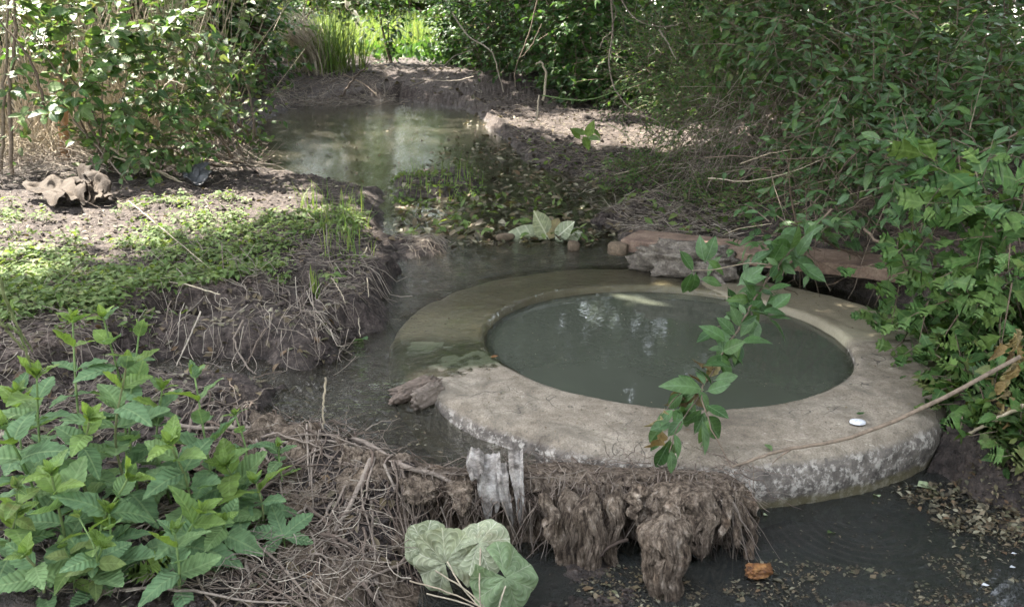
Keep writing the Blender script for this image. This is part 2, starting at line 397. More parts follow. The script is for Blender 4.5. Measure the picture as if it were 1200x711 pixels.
def mat_concrete():
    m, t, o = new_mat('weathered_concrete'); pos = position(t)
    sp = t.nodes.new('ShaderNodeSeparateXYZ'); link(t, pos, sp.inputs[0])
    a = noise_n(t, pos, 3.5, 5, .6); b = noise_n(t, pos, 28, 5, .65); c = noise_n(t, pos, 260, 3, .7); d = noise_n(t, mapped(t, pos, (30, 75, 30)), 1, 3, .5, 1.5)
    base = ramp(t, a, [(.3, (.145, .118, .088)), (.5, (.235, .198, .152)), (.7, (.30, .26, .205))])
    base = mixc(t, .6, base, ramp(t, b, [(.3, (.5, .48, .45)), (.55, 1.0), (.75, 1.15)]), 'MULTIPLY')
    base = mixc(t, .65, base, ramp(t, c, [(.33, .5), (.6, 1.2)]), 'MULTIPLY')
    # white scraped marks
    sc = math_(t, 'MULTIPLY', ramp(t, d, [(.66, 0.0), (.72, 1.0)]), ramp(t, b, [(.5, 0.0), (.6, 1.0)]))
    base = mixc(t, math_(t, 'MULTIPLY', sc, .7), base, (.52, .48, .42))
    st = ramp(t, noise_n(t, pos, 7, 5, .7, .8), [(.50, 0.0), (.62, 1.0)])
    base = mixc(t, math_(t, 'MULTIPLY', st, .55), base, (.105, .09, .07))
    ck = t.nodes.new('ShaderNodeTexVoronoi'); ck.feature = 'DISTANCE_TO_EDGE'; ck.inputs['Scale'].default_value = 4.2
    dn_ = t.nodes.new('ShaderNodeTexNoise'); dn_.inputs['Scale'].default_value = 9; link(t, pos, dn_.inputs['Vector'])
    vm = t.nodes.new('ShaderNodeVectorMath'); vm.operation = 'MULTIPLY_ADD'; link(t, dn_.outputs['Color'], vm.inputs[0]); vm.inputs[1].default_value = (.25, .25, .25); link(t, pos, vm.inputs[2]); link(t, vm.outputs[0], ck.inputs['Vector'])
    crk = math_(t, 'MULTIPLY', math_(t, 'LESS_THAN', ck.outputs[0], .006), ramp(t, a, [(.5, 0.0), (.56, 1.0)]))
    base = mixc(t, math_(t, 'MULTIPLY', crk, .7), base, (.04, .035, .03))
    pit = ramp(t, noise_n(t, pos, 120, 2, .5), [(.30, 1.0), (.36, 0.0)])
    base = mixc(t, math_(t, 'MULTIPLY', pit, .6), base, (.07, .06, .05))
    # lichen and lime spots on the side
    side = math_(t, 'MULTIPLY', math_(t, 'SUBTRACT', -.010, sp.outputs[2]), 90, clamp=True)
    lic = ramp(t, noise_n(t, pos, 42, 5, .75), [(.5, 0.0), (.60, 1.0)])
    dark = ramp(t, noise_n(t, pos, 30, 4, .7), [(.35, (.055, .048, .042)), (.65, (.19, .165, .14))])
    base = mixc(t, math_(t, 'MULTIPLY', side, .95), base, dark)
    base = mixc(t, math_(t, 'MULTIPLY', math_(t, 'MULTIPLY', side, lic), .75), base, (.50, .46, .40))
    # moss band at the waterline
    low = math_(t, 'MULTIPLY', math_(t, 'SUBTRACT', -.080, math_(t, 'ADD', sp.outputs[2], math_(t, 'MULTIPLY', math_(t, 'SUBTRACT', b, .5), .03))), 90, clamp=True)
    base = mixc(t, math_(t, 'MULTIPLY', low, .7), base, (.10, .085, .035))
    # the submerged and the algae grown part, behind the line where the sheet of water ends
    yl = math_(t, 'ADD', sp.outputs[1], math_(t, 'MULTIPLY', math_(t, 'SUBTRACT', noise_n(t, pos, 9, 3, .6), .5), .09))
    wet = math_(t, 'MULTIPLY', math_(t, 'SUBTRACT', yl, math_(t, 'ADD', 2.05, math_(t, 'MULTIPLY', sp.outputs[0], .22))), 30, clamp=True)
    base = mixc(t, wet, base, mixc(t, b, (.20, .175, .12), (.42, .38, .28)))
    alg = math_(t, 'MULTIPLY', wet, math_(t, 'SUBTRACT', 1.0, math_(t, 'MULTIPLY', math_(t, 'SUBTRACT', yl, 2.20), 11, clamp=True)))
    alg = math_(t, 'MULTIPLY', alg, math_(t, 'MULTIPLY', math_(t, 'SUBTRACT', .10, sp.outputs[0]), 12, clamp=True))
    base = mixc(t, math_(t, 'MULTIPLY', alg, .85), base, mixc(t, c, (.008, .018, .006), (.03, .05, .015)))
    # damp brown back right
    dmp = math_(t, 'MULTIPLY', math_(t, 'SUBTRACT', math_(t, 'ADD', yl, math_(t, 'MULTIPLY', sp.outputs[0], .1)), 2.42), 8, clamp=True)
    base = mixc(t, math_(t, 'MULTIPLY', dmp, .5), base, (.07, .05, .03))
    p = N(t, 'BsdfPrincipled'); link(t, base, p.inputs['Base Color'])
    link(t, math_(t, 'SUBTRACT', .88, math_(t, 'MULTIPLY', wet, .55)), p.inputs['Roughness']); p.inputs['Specular IOR Level'].default_value = .3
    h = math_(t, 'ADD', math_(t, 'MULTIPLY', b, 1.2), math_(t, 'MULTIPLY', c, .5)); link(t, bump(t, h, .8, .005), p.inputs['Normal'])
    link(t, p.outputs[0], o.inputs[0]); return m
M['concrete'] = mat_concrete()
def mat_plain(name, stops, scale, rough=.85, bs=.8, bd=.006, spec=.3, fine=150):
    m, t, o = new_mat(name); pos = position(t); b = noise_n(t, pos, scale, 6, .7); c = noise_n(t, pos, fine, 3, .7)
    base = mixc(t, .55, ramp(t, b, stops), ramp(t, c, [(.35, .5), (.62, 1.2)]), 'MULTIPLY')
    p = N(t, 'BsdfPrincipled'); link(t, base, p.inputs['Base Color']); p.inputs['Roughness'].default_value = rough
    p.inputs['Specular IOR Level'].default_value = spec
    link(t, bump(t, math_(t, 'ADD', b, math_(t, 'MULTIPLY', c, .4)), bs, bd), p.inputs['Normal']); link(t, p.outputs[0], o.inputs[0]); return m
M['rock'] = mat_plain('rough_rock', [(.3, (.05, .04, .033)), (.5, (.13, .11, .09)), (.7, (.27, .24, .20))], 30, bd=.02)
M['slab'] = mat_plain('reddish_slab', [(.3, (.08, .052, .04)), (.5, (.17, .115, .085)), (.7, (.26, .19, .14))], 14, bd=.004)
M['brick'] = mat_plain('pale_brick', [(.3, (.06, .045, .03)), (.6, (.15, .11, .075))], 30)
M['rag'] = mat_plain('bleached_rag', [(.35, (.06, .05, .042)), (.5, (.20, .18, .16)), (.66, (.38, .36, .33))], 34, bs=.5, bd=.003)
M['tarp'] = mat_plain('stiff_grey_sheet', [(.3, (.03, .03, .032)), (.6, (.085, .088, .095))], 14, .5, .4)
M['cardb'] = mat_plain('old_brown_sheet', [(.3, (.02, .014, .010)), (.5, (.045, .032, .022)), (.7, (.08, .06, .042))], 12)
M['white'] = mat_plain('pale_shell', [(.3, (.45, .46, .48)), (.6, (.62, .63, .66))], 60, .5, .3)
M['rust'] = mat_plain('orange_rot', [(.35, (.03, .015, .01)), (.5, (.16, .07, .025)), (.68, (.34, .18, .06))], 60, .5)

def water_mat(name, murk, opac, rip, sc, rough=.03, foam=0.0, stretch=(1, 1, 1), edge=None, flow=False):
    m, t, o = new_mat(name); pos = position(t)
    a = noise_n(t, mapped(t, pos, stretch), sc, 3, .5, .8); b = noise_n(t, mapped(t, pos, stretch), sc * 3.7, 2, .5, .5)
    h = math_(t, 'ADD', a, math_(t, 'MULTIPLY', b, .35))
    if flow:      # quick ripples where the water runs over and round the ring, nearly still further up
        spf = t.nodes.new('ShaderNodeSeparateXYZ'); link(t, pos, spf.inputs[0])
        amp = math_(t, 'SUBTRACT', 1.0, math_(t, 'MULTIPLY', math_(t, 'SUBTRACT', spf.outputs[1], 2.6), .8, clamp=True))
        amp = math_(t, 'ADD', math_(t, 'MULTIPLY', amp, .85), .08)
        h = math_(t, 'MULTIPLY', h, amp)
    bn = bump(t, h, 1.0, rip * (1.8 if flow else 1.0))
    fr = N(t, 'Fresnel'); fr.inputs['IOR'].default_value = 1.33; link(t, bn, fr.inputs['Normal'])
    gl = N(t, 'BsdfGlossy'); gl.inputs['Roughness'].default_value = rough; link(t, bn, gl.inputs['Normal']); gl.inputs[0].default_value = (1, 1, 1, 1)
    df = N(t, 'BsdfDiffuse'); nz = noise_n(t, pos, 4, 4, .6)
    colr = mixc(t, nz, tuple(x * .75 for x in murk), tuple(x * 1.2 for x in murk))
    fac = opac
    if flow:
        atd = t.nodes.new('ShaderNodeAttribute'); atd.attribute_name = 'luv'; spd = t.nodes.new('ShaderNodeSeparateXYZ'); link(t, atd.outputs['Vector'], spd.inputs[0])
        fac = math_(t, 'ADD', math_(t, 'MULTIPLY', spd.outputs[0], opac), .02)
    if foam:
        fo = ramp(t, noise_n(t, mapped(t, pos, (1, 1.4, 1)), 75, 5, .75), [(.62, 0.0), (.70, 1.0)])
        fo2 = ramp(t, noise_n(t, pos, 6, 4, .6), [(.42, 0.0), (.62, 1.0)])
        ff = math_(t, 'MULTIPLY', math_(t, 'MULTIPLY', fo, fo2), foam)
        colr = mixc(t, ff, colr, (.26, .27, .29)); 
        fac = math_(t, 'ADD', math_(t, 'MULTIPLY', ff, 1 - opac), fac, clamp=True)
    link(t, colr, df.inputs[0])
    tr = N(t, 'BsdfTransparent'); tr.inputs[0].default_value = (.82, .82, .74, 1)
    m1 = N(t, 'MixShader'); m2 = N(t, 'MixShader')
    if edge is not None:
        sp = t.nodes.new('ShaderNodeSeparateXYZ'); link(t, pos, sp.inputs[0])
        dx = math_(t, 'SUBTRACT', sp.outputs[0], float(RC[0])); dy = math_(t, 'SUBTRACT', sp.outputs[1], float(RC[1]))
        rr = math_(t, 'SQRT', math_(t, 'ADD', math_(t, 'MULTIPLY', dx, dx), math_(t, 'MULTIPLY', dy, dy)))
        fac = math_(t, 'SUBTRACT', opac, math_(t, 'MULTIPLY', math_(t, 'MULTIPLY', math_(t, 'SUBTRACT', rr, edge), 30, clamp=True), .6))
    if isinstance(fac, (int, float)): m1.inputs[0].default_value = fac
    else: link(t, fac, m1.inputs[0])
    link(t, tr.outputs[0], m1.inputs[1]); link(t, df.outputs[0], m1.inputs[2])
    link(t, fr.outputs[0], m2.inputs[0]); link(t, m1.outputs[0], m2.inputs[1]); link(t, gl.outputs[0], m2.inputs[2])
    link(t, m2.outputs[0], o.inputs[0]); return m
M['stream'] = water_mat('stream_water', (.070, .065, .050), .50, .0075, 24, .03, .45, (1, 1.6, 1), flow=True)
M['basin'] = water_mat('murky_basin_water', (.062, .068, .052), .96, .0004, 14, .03, .12, edge=.462)

M['lower'] = water_mat('dark_lower_water', (.028, .030, .028), .62, .0012, 26, .04, .35)

# ------------------------------------------------------------------ the ground
def PW(pts, z=0.0): return np.array([G(u, v, z)[:2] for u, v in pts])
UPPER = PW([(335, 124), (300, 150), (272, 178), (300, 206), (400, 212), (445, 226), (452, 262), (448, 292), (478, 318), (455, 345), (440, 385), (395, 395), (392, 440), (330, 462), (285, 486), (305, 500), (380, 512), (450, 535), (560, 560), (900, 560), (960, 400), (900, 330), (810, 296), (745, 285), (735, 262), (780, 232), (720, 214), (640, 196), (590, 168), (560, 132), (470, 116)])
LOWER = PW([(450, 800), (462, 700), (490, 640), (560, 610), (700, 600), (860, 585), (1010, 566), (1100, 552), (1170, 590), (1300, 640), (1400, 760)], -.1)
ISLAND1 = PW([(455, 208), (500, 200), (560, 204), (572, 222), (520, 236), (460, 234)])
ISLAND2 = PW([(465, 288), (520, 282), (528, 298), (480, 304)])
MUDRIGHT = PW([(575, 130), (700, 130), (850, 220), (860, 300), (745, 285), (690, 262), (760, 232), (655, 200), (600, 170)])
BANKFACE = PW([(180, 470), (200, 400), (330, 380), (420, 330), (440, 270), (300, 225), (0, 230), (-300, 300), (-200, 520)])
FRONT = np.array([(-3, .3), (-.05, .3), (-.08, 1.25), (-.25, 1.50), (-.6, 1.64), (-1.0, 1.75), (-3, 1.9)])
RIGHTB = np.array([(1.24, 1.2), (1.20, 1.9), (1.26, 2.5), (1.05, 3.1), (1.0, 3.7), (1.35, 4.6), (1.3, 6.5), (1.2, 9), (20, 12), (20, 1)])
def H(x, y, fine=True):
    x = np.asarray(x, float); y = np.asarray(y, float)
    lo = fbm(x * 1.3, y * 1.3, 0.3, 3)
    z = .045 + .05 * lo + .02 * sm(6, 14, y) * (y - 6).clip(0, 30) * .3
    far = sm(9.3, 11.5, y - .15 * np.abs(x))
    z = z + far * .22
    lb = sdist(BANKFACE, x, y) + .05 * fbm(x * 8, y * 8, 3, 3); z = z + .068 * sm(.0, .14, lb) * (1 - .9 * sm(1.95, 2.75, y))
    hol = sm(.10, .30, fbm(x * 7, y * 7, 6, 2)) * sm(-.10, .0, lb) * (1 - sm(.05, .14, lb)) * (y < 2.8); z = z - .15 * hol
    for (hx, hy, ax_, ay_, dp_) in ((-.76, 2.01, .17, .075, .15), (-.52, 1.96, .08, .05, .09), (-.98, 1.86, .07, .05, .09)):
        z = z - dp_ * np.exp(-(np.abs(x - hx) / ax_) ** 3 - (np.abs(y - hy + .02 * fbm(x * 20, y * 20, 3, 2)) / ay_) ** 3)
    rb = sdist(RIGHTB, x, y); z = z + .55 * sm(0, 1.8, rb) + .05 * sm(-.05, .15, rb)
    fr = sdist(FRONT, x, y); z = z * (1 - sm(-.1, .15, fr)) + sm(-.1, .15, fr) * (-.045 + .03 * lo + .09 * sm(-.3, -1.2, x))
    up = sdist(UPPER, x, y); k = sm(-.07 - .02 * (y > 3), .05, up + .055 * fbm(x * 6, y * 6, 0, 3) + .02 * fbm(x * 25, y * 25, 0, 2) + .12 * sm(3.2, 5, y) * fbm(x * 2.5, y * 2.5, 8, 3))
    bed = -.035 - .05 * sm(.0, .3, up) + .03 * fbm(x * 6, y * 6, 1.0, 3) - .05 * (1 - sm(1.9, 2.2, y))
    shl = sm(3.0, 3.4, y) * (1 - sm(5.0, 6.4, y)) * sm(-.75, .0, x + .1 * (y - 3)); bed = bed + shl * (.040 + .06 * fbm(x * 5, y * 3.5, 12, 4, .6))
    z = z * (1 - k) + bed * k
    for isl, hh in ((ISLAND1, .03), (ISLAND2, .022), (MUDRIGHT, .03)):
        q = sm(-.06, .08, sdist(isl, x, y) + .05 * fbm(x * 5, y * 5, 2, 3)); z = z * (1 - q) + (hh + .03 * fbm(x * 9, y * 9, 4, 3)) * q
    lw = sdist(LOWER, x, y); k = sm(-.12, .03, lw)
    deb = -.145 + .04 * fbm(x * 7, y * 7, 5, 4) + .045 * sm(1.34, 1.22, y) * sm(.3, .6, x) + .05 * sm(.80, 1.02, x) + .03 * sm(.35, .1, x)
    z = z * (1 - k) + deb * k
    ro = np.hypot(x - RC[0], y - RC[1]); q = 1 - sm(RO - .03, RO + .01, ro); z = z * (1 - q) - .45 * q
    q2 = (1 - sm(RO + .0, RO + .25, ro)) * sm(1.5, 1.9, y) * (x > .3) ; z = z - .16 * q2 * sm(2.15, 2.5, y)
    if fine:
        d = np.hypot(x, y); amp = np.clip(d / 2.2, .8, 3)
        z = z + amp * (.010 * fbm(x * 16, y * 16, 7, 4, .6) + .006 * np.abs(fbm(x * 45, y * 45, 9, 2)))
    return z
def axis(lo, hi, step, a, b, gr):
    c = list(np.arange(a, b, step)); s = step; p = b
    while p < hi: c.append(p); s *= gr; p += s
    c.append(hi); s = step; p = a; l = []
    while p > lo: s *= gr; p -= s; l.append(max(p, lo))
    return np.array(l[::-1] + c)
gx = axis(-90, 90, .0075, -1.25, 1.35, 1.022); gy = axis(-6, 160, .0075, 1.05, 2.9, 1.014)
XX, YY = np.meshgrid(gx, gy, indexing='ij'); ZZ = H(XX, YY)
mb = MB(); mb.add(np.stack([XX, YY, ZZ], -1).reshape(-1, 3), grid_faces(len(gx), len(gy))[:, ::-1])
mb.build('ground', M['ground'], kind='structure')

# ------------------------------------------------------------------ water
def damline(x):   # y of the dam crest
    pts = PW([(180, 560), (250, 528), (305, 508), (380, 514), (450, 532), (540, 548), (640, 556), (740, 556), (870, 562), (900, 566)])
    return np.interp(x, pts[:, 0], pts[:, 1])
wx = axis(-7, 3.5, .011, -.5, 1.3, 1.06); wy = axis(1.3, 16, .011, 1.5, 3.1, 1.05)
XX, YY = np.meshgrid(wx, wy, indexing='ij')
rr = np.hypot(XX - RC[0], YY - RC[1])
ZW = .002 - .042 * (1 - sm(1.80, 2.02, YY - .22 * XX)) + .0015 * fbm(XX * 12, YY * 12, 0, 2)
ZW = ZW - .06 * (1 - sm(RI - .012, RI - .001, rr)) - .03 * sm(.62, .78, XX + .12 * (YY - 2.6)) * (1 - sm(RO + .05, RO + .4, rr))
F = grid_faces(len(wx), len(wy)); fc = np.stack([XX.ravel()[F].mean(1), YY.ravel()[F].mean(1)], -1)
keep = (fc[:, 1] > damline(fc[:, 0]) + .0) & (np.hypot(fc[:, 0] - RC[0], fc[:, 1] - RC[1]) > RI - .03)
keep &= ~((fc[:, 0] > .05) & (fc[:, 1] < 1.9))
bed = np.where(rr < RO, -.006 * (YY - 1.98) + .002, H(XX, YY, False)); dep = 1 - np.exp(-np.clip(ZW - bed, 0, 1) / .08)
AW = np.zeros(XX.shape + (3,)); AW[..., 0] = dep
mb = MB(); mb.add(np.stack([XX, YY, ZW], -1).reshape(-1, 3), F[keep][:, ::-1], AW); mb.build('stream_water', M['stream'], kind='structure')
# basin
th = np.linspace(0, 2 * math.pi, 96, endpoint=False); rs = np.linspace(.001, RI + .012, 14)
V = np.stack([RC[0] + rs[:, None] * np.cos(th), RC[1] + rs[:, None] * np.sin(th), np.full((14, 96), -.024)], -1)
MB().add(V.reshape(-1, 3), grid_faces(14, 96, True)[:, ::-1]).build('basin_water', M['basin'], kind='structure')
# lower water
lx = np.linspace(-.15, 2.2, 620); ly = np.linspace(.5, 1.95, 380); XX, YY = np.meshgrid(lx, ly, indexing='ij')
rp = G(1010, 612, -.105); rd = np.hypot(XX - rp[0] , (YY - rp[1]))
ZL = -.105 + .0028 * np.sin(rd * 300) * np.exp(-rd * 11)
MB().add(np.stack([XX, YY, ZL], -1).reshape(-1, 3), grid_faces(620, 380)[:, ::-1]).build('lower_pool_water', M['lower'], kind='structure')

# ------------------------------------------------------------------ the concrete ring
def ring():
    nth = 540
    th = np.linspace(0, 2 * math.pi, nth, endpoint=False)
    prof = [(RI - .05, -.30), (RI - .045, -.05), (RI - .030, -.040), (RI - .006, -.038), (RI - .001, -.022), (RI, -.012), (RI + .006, -.002)]
    prof += [(RI + .015 + q * (RO - RI - .05), 0) for q in np.linspace(0, 1, 26)]
    prof += [(RO - .028, -.001), (RO - .020, -.004), (RO - .011, -.010), (RO - .004, -.020), (RO, -.030), (RO + .003, -.045), (RO + .005, -.06), (RO + .004, -.075), (RO + .002, -.09), (RO, -.11), (RO, -.15), (RO - .01, -.35)]
    p = np.array(prof); R_ = p[:, 0][:, None] + np.zeros(nth); Z = p[:, 1][:, None] + np.zeros(nth)
    x = RC[0] + R_ * np.cos(th); y = RC[1] + R_ * np.sin(th)
    edge = sm(RO - .05, RO, p[:, 0])[:, None] * np.ones(nth)
    n1 = fbm(x * 5, y * 5, Z * 5, 4); n2 = fbm(x * 22, y * 22, Z * 22, 4); n3 = fbm(x * 70, y * 70, Z * 70, 3)
    dr = edge * (.012 * n1 + .008 * n2 + .003 * n3)
    dz = .004 * n1 + .0022 * n2 + .0012 * n3 - edge * .010 * np.clip(n2 + .2, 0, 1)
    chip = np.clip(fbm(x * 9, y * 9, 3.0, 3) - .28, 0, 1); dz -= edge * chip * .05
    fr_ = (1 - sm(RI - .01, RI + .02, R_)); dr = dr + .004 * n2 * fr_
    ww = np.clip((Z + .1) / .08, 0, 1)
    x += dr * np.cos(th); y += dr * np.sin(th)
    tilt = -.006 * (y - 1.98)
    Z = Z + dz * ww + tilt + .002
    t = thing('well_ring', 'round weathered concrete ring holding a pool of murky grey water', 'well ring', (RC[0], RC[1], -.1))
    MB().add(np.stack([x, y, Z], -1).reshape(-1, 3), grid_faces(len(p), nth, True)).build('rim', M['concrete'], t)
    return t
ring()

# ------------------------------------------------------------------ reddish slab, rock, broken bricks
def lump(name, mat, parent, loc, size, seed, n=3, rough=.18, rot=0.0, flat=0.0, axis_=None):
    nu, nv = 44, 76
    ph = np.linspace(0, math.pi, nu)[:, None]; th = np.linspace(0, 2 * math.pi, nv, endpoint=False)[None]
    d = np.stack([np.sin(ph) * np.cos(th), np.sin(ph) * np.sin(th), np.cos(ph) + 0 * th], -1)
    sq = np.abs(d) ** (2 / (2 + n)); d2 = np.sign(d) * sq; d2 /= np.linalg.norm(d2, axis=-1, keepdims=True) ** .5
    r = 1 + rough * fbm(d[..., 0] * 1.6 + seed, d[..., 1] * 1.6, d[..., 2] * 1.6, 5, .55) + rough * .45 * fbm(d[..., 0] * 5 + seed, d[..., 1] * 5, d[..., 2] * 5, 4, .65)
    V = d2 * r[..., None] * np.asarray(size)
    V = V.reshape(-1, 3)
    if axis_ is not None: V = V @ np.asarray(axis_).T
    V = V @ rotz(rot).T
    mb = MB(); mb.add(V + np.asarray(loc), grid_faces(nu, nv, True))
    return mb.build(name, mat, parent, loc if parent is None else None)
def slab():
    A, B = np.array([.385, 3.08, .045]), np.array([1.24, 2.62, .060])
    ax = B - A; L = np.linalg.norm(ax); ax /= L; pr = np.array([-ax[1], ax[0], 0]); pr /= np.linalg.norm(pr)
    n = 90; prof = [(0, 0), (-.001, .004), (-.001, .036), (.003, .040), (.02, .041), (.10, .042), (.19, .040), (.20, .03), (.198, 0), (.1, -.002)]
    V = []
    for i in range(n):
        s = i / (n - 1) * L
        for k, (a, b) in enumerate(prof):
            na = .003 * float(fbm(s * 30, k * .7, 1, 3)) + .004 * float(fbm(s * 5, k * .2, 3, 2)); nb = .002 * float(fbm(s * 18, k * .9, 7, 3))
            V.append(A + ax * s + pr * (a + na) + np.array([0, 0, b + nb]))
    F = [grid_faces(n, len(prof), True), np.array([list(range(len(prof)))[::-1]])]
    o = MB().add(V, F).build('stone_slab', M['slab'], None, tuple(A + ax * L / 2), smooth=False)
    tag(o, 'long reddish stone slab bridging the back right edge of the ring', 'slab')
slab()
pk = G(800, 318, .03)
o = lump('rock', M['rock'], None, (.57, 2.93, .04), (.165, .055, .060), 3.1, n=1.5, rough=.9, rot=-.42)
tag(o, 'rough grey-brown rock lying along the left end of the slab', 'rock')
o = lump('brick', M['brick'], None, (.375, 3.07, .055), (.04, .03, .024), 8.0, n=9, rough=.08, rot=-.3)
tag(o, 'pale broken brick end poking out left of the rock', 'brick')
for (u, v, sx, sy, sz, lab, r_) in ((592, 279, .038, .02, .014, 'tan stone at the left end of the wilted plant behind the ring', .4),
                             (672, 290, .022, .022, .022, 'pale yellowish stone right of the wilted plant behind the ring', .2)):
    p = G(u, v, .01); o = lump('stone', M['brick'], None, (p[0], p[1], .015), (sx, sy, sz), u * .1, n=3, rough=.15, rot=r_); tag(o, lab, 'stone')

# ------------------------------------------------------------------ root mat dam
CR_PX = [(215, 545), (258, 520), (305, 503), (345, 500), (385, 508), (420, 518), (460, 534), (520, 550), (580, 553), (640, 552), (700, 548), (760, 548), (815, 552), (862, 557), (880, 562), (893, 572)]
crest = smooth_line([np.append(G(u, v, .012)[:2], .0) for u, v in CR_PX], 520)
tg = nrm(np.gradient(crest, axis=0)); fw = np.stack([tg[:, 1], -tg[:, 0], 0 * tg[:, 0]], -1)
S = np.concatenate([[0], np.cumsum(np.linalg.norm(np.diff(crest, axis=0), axis=1))])
def dam():
    t = thing('root_mat_dam', 'dam of matted grey-brown roots and rotten cloth in front of the ring', 'debris dam', tuple(crest[260] + [0, 0, -.1]))
    pf = np.array([(-.10, -.07), (-.06, -.015), (-.03, .004), (0, .010), (.018, .008), (.034, -.004), (.040, -.022), (.030, -.05), (.028, -.08), (.045, -.11), (.08, -.14), (.14, -.19)])
    kk = np.linspace(0, len(pf) - 1, 120); P = np.c_[np.interp(kk, np.arange(len(pf)), pf[:, 0]), np.interp(kk, np.arange(len(pf)), pf[:, 1])]
    s = S[:, None]; tt = np.linspace(0, 1, 120)[None]
    f = P[None, :, 0] + 0 * s; z = P[None, :, 1] + 0 * s
    z = z + .014 * fbm(s * 4, 0, 1, 3) * (tt < .5); 
    dn = sm(.3, .5, tt)
    fold = fbm(s * 26 + .6 * fbm(s * 8, tt * 6, 3), tt * 3.0, 2, 4, .6); ridge = 1 - np.abs(fbm(s * 60, tt * 5, 5, 3)) * 2
    f = f + dn * (.020 * fold + .006 * ridge) + .006 * fbm(s * 40, tt * 30, 7, 3)
    z = z - .05 * sm(S[-1] - .06, S[-1], s)
    cav = sm(.0, .2, fbm(s * 9, tt * 4, 11, 3)) * sm(.40, .50, tt) * (1 - sm(.88, .97, tt))
    f = f - .085 * cav * (.6 + .4 * np.sin(s * 31))
    f = f + .030 * fbm(s * 5, 3, 0, 2)
    z = z + .006 * fbm(s * 34, tt * 20, 13, 4, .6)
    e_ = sm(S[-1] - .10, S[-1], s); f = f * (1 - .9 * e_); z = z * (1 - .75 * e_) - .02 * e_
    V = crest[:, None, :] + fw[:, None, :] * f[..., None]; V[..., 2] = z
    MB().add(V.reshape(-1, 3), grid_faces(len(S), 120)).build('mat', M['crust'], t)
    def curtain(u0, v0, u1, v1, wpx, bulge, seed, taper=.45, top=.02, lift=0.0, mat='crust', name='hanging_mat', parent=t, Y0=None, Y1=None, folds=5, lab=None):
        a = G(u0, v0, top); Y0 = Y0 or a[1] - .036; Y1 = Y1 or Y0 - .05; v0 = v0 + 9
        A = D(u0, v0, Y0); B = D(u1, v1, Y1); wd = wpx / F_PX * Y0 * 1.02
        nt_, nph = 64, 150
        T = np.linspace(0, 1, nt_)[:, None]; ph = np.linspace(0, 2 * math.pi, nph, endpoint=False)[None]
        C = A + (B - A) * T[..., None]
        wt = wd / 2 * (1 - taper * T ** 1.4) * np.clip(np.sin(np.clip(T * 7, 0, 1.57)), .12, 1) * (1 - .75 * sm(.88, 1.0, T))
        fo = 1 + .22 * fbm(np.cos(ph) * folds * .5 + seed, T * 2.2, np.sin(ph) * folds * .5, 3) + .16 * (1 - 2 * np.abs(fbm(np.cos(ph) * folds * 1.4 + seed, T * 2.0, np.sin(ph) * folds * 1.4, 3)))
        bl = bulge * (.5 + .5 * np.sin(math.pi * np.clip(.1 + .8 * T, 0, 1)))
        fo = fo + .10 * (1 - 2.4 * np.abs(fbm(ph * 9 + seed, T * 2.5, 1, 3))) + .07 * fbm(ph * 26, T * 9, seed, 2) + .06 * fbm(ph * 50, T * 26, seed, 3)
        hole = sm(.25, .5, fbm(ph * 3 + seed, T * 5, 4, 3)); fo = fo * (1 - .45 * hole * sm(.15, .4, T))
        x = np.cos(ph) * wt * fo + wt * .25 * fbm(T * 3 + seed, 2, 0, 2); y = -np.sin(ph) * bl * .62 * np.clip(np.sin(np.clip(T * 7, 0, 1.57)), .1, 1) * fo
        rag = .10 * fbm(ph * 2.2 + seed, 0, 0, 3) * np.linalg.norm(B - A)
        V = C + np.zeros((nt_, nph, 1)); V = V.copy()
        V[..., 0] += x; V[..., 1] += y; V[..., 2] += rag * T ** 2 + .006 * fbm(x * 60, T * 12, y * 60 + seed, 3)
        V[..., 0] += .012 * fbm(T * 5, seed, 0, 2)
        o = MB().add(V.reshape(-1, 3), [grid_faces(nt_, nph, True)[:, ::-1], np.arange(nph)[None] + (nt_ - 1) * nph]).build(name, M[mat], parent)
        if lab: o['label'] = lab
        return o
    for c in [(795, 552, 790, 640, 96, .045, 1.0, .25), (778, 590, 776, 716, 62, .04, 21.0, .55), (826, 560, 822, 650, 40, .03, 5.2, .5), (664, 560, 668, 690, 32, .024, 2.0, .3), (690, 566, 694, 700, 34, .03, 3.3, .35), (722, 560, 716, 668, 24, .02, 23.3, .4),
              (640, 566, 650, 640, 18, .014, 4.4, .6), (444, 532, 436, 632, 46, .03, 8.4, .35), (404, 522, 412, 640, 30, .026, 9.2, .3), (352, 512, 366, 590, 60, .03, 10.6, .3), (486, 548, 492, 588, 40, .018, 11.1, .5), (536, 552, 540, 600, 30, .016, 12.5, .6),
              (745, 556, 742, 610, 20, .014, 13.1, .6), (866, 556, 884, 668, 12, .008, 14.0, .2), (856, 558, 868, 640, 9, .006, 15.0, .2), (850, 560, 848, 628, 12, .008, 17.0, .3)]:
        curtain(*c[:6], c[6], c[7])
    # strands of root
    n = 950; si = rng.integers(60, 490, n); L = np.exp(rng.normal(-2.7, .5, n)).clip(.02, .17); st = rng.uniform(.035, .09, n)
    p0 = crest[si] + fw[si] * st[:, None]; p0[:, 2] = rng.uniform(-.03, .015, n)
    tt = np.linspace(0, 1, 7)[None, :, None]
    dr = fw[si] * rng.uniform(-.1, .35, n)[:, None] + tg[si] * rng.normal(0, .45, n)[:, None] + np.array([0, 0, -1])
    P = p0[:, None] + dr[:, None] * tt * L[:, None, None] + np.cumsum(rng.normal(0, .0025, (n, 7, 3)), 1)
    mb = MB(); tubes(mb, P, rng.uniform(.0006, .0022, n), 3)
    o = mb.build('root_strands', M['root'], t, kind='stuff')
    n = 420; si = rng.integers(10, 470, n); L = rng.uniform(.03, .12, n); a0 = rng.uniform(0, 6.28, n)
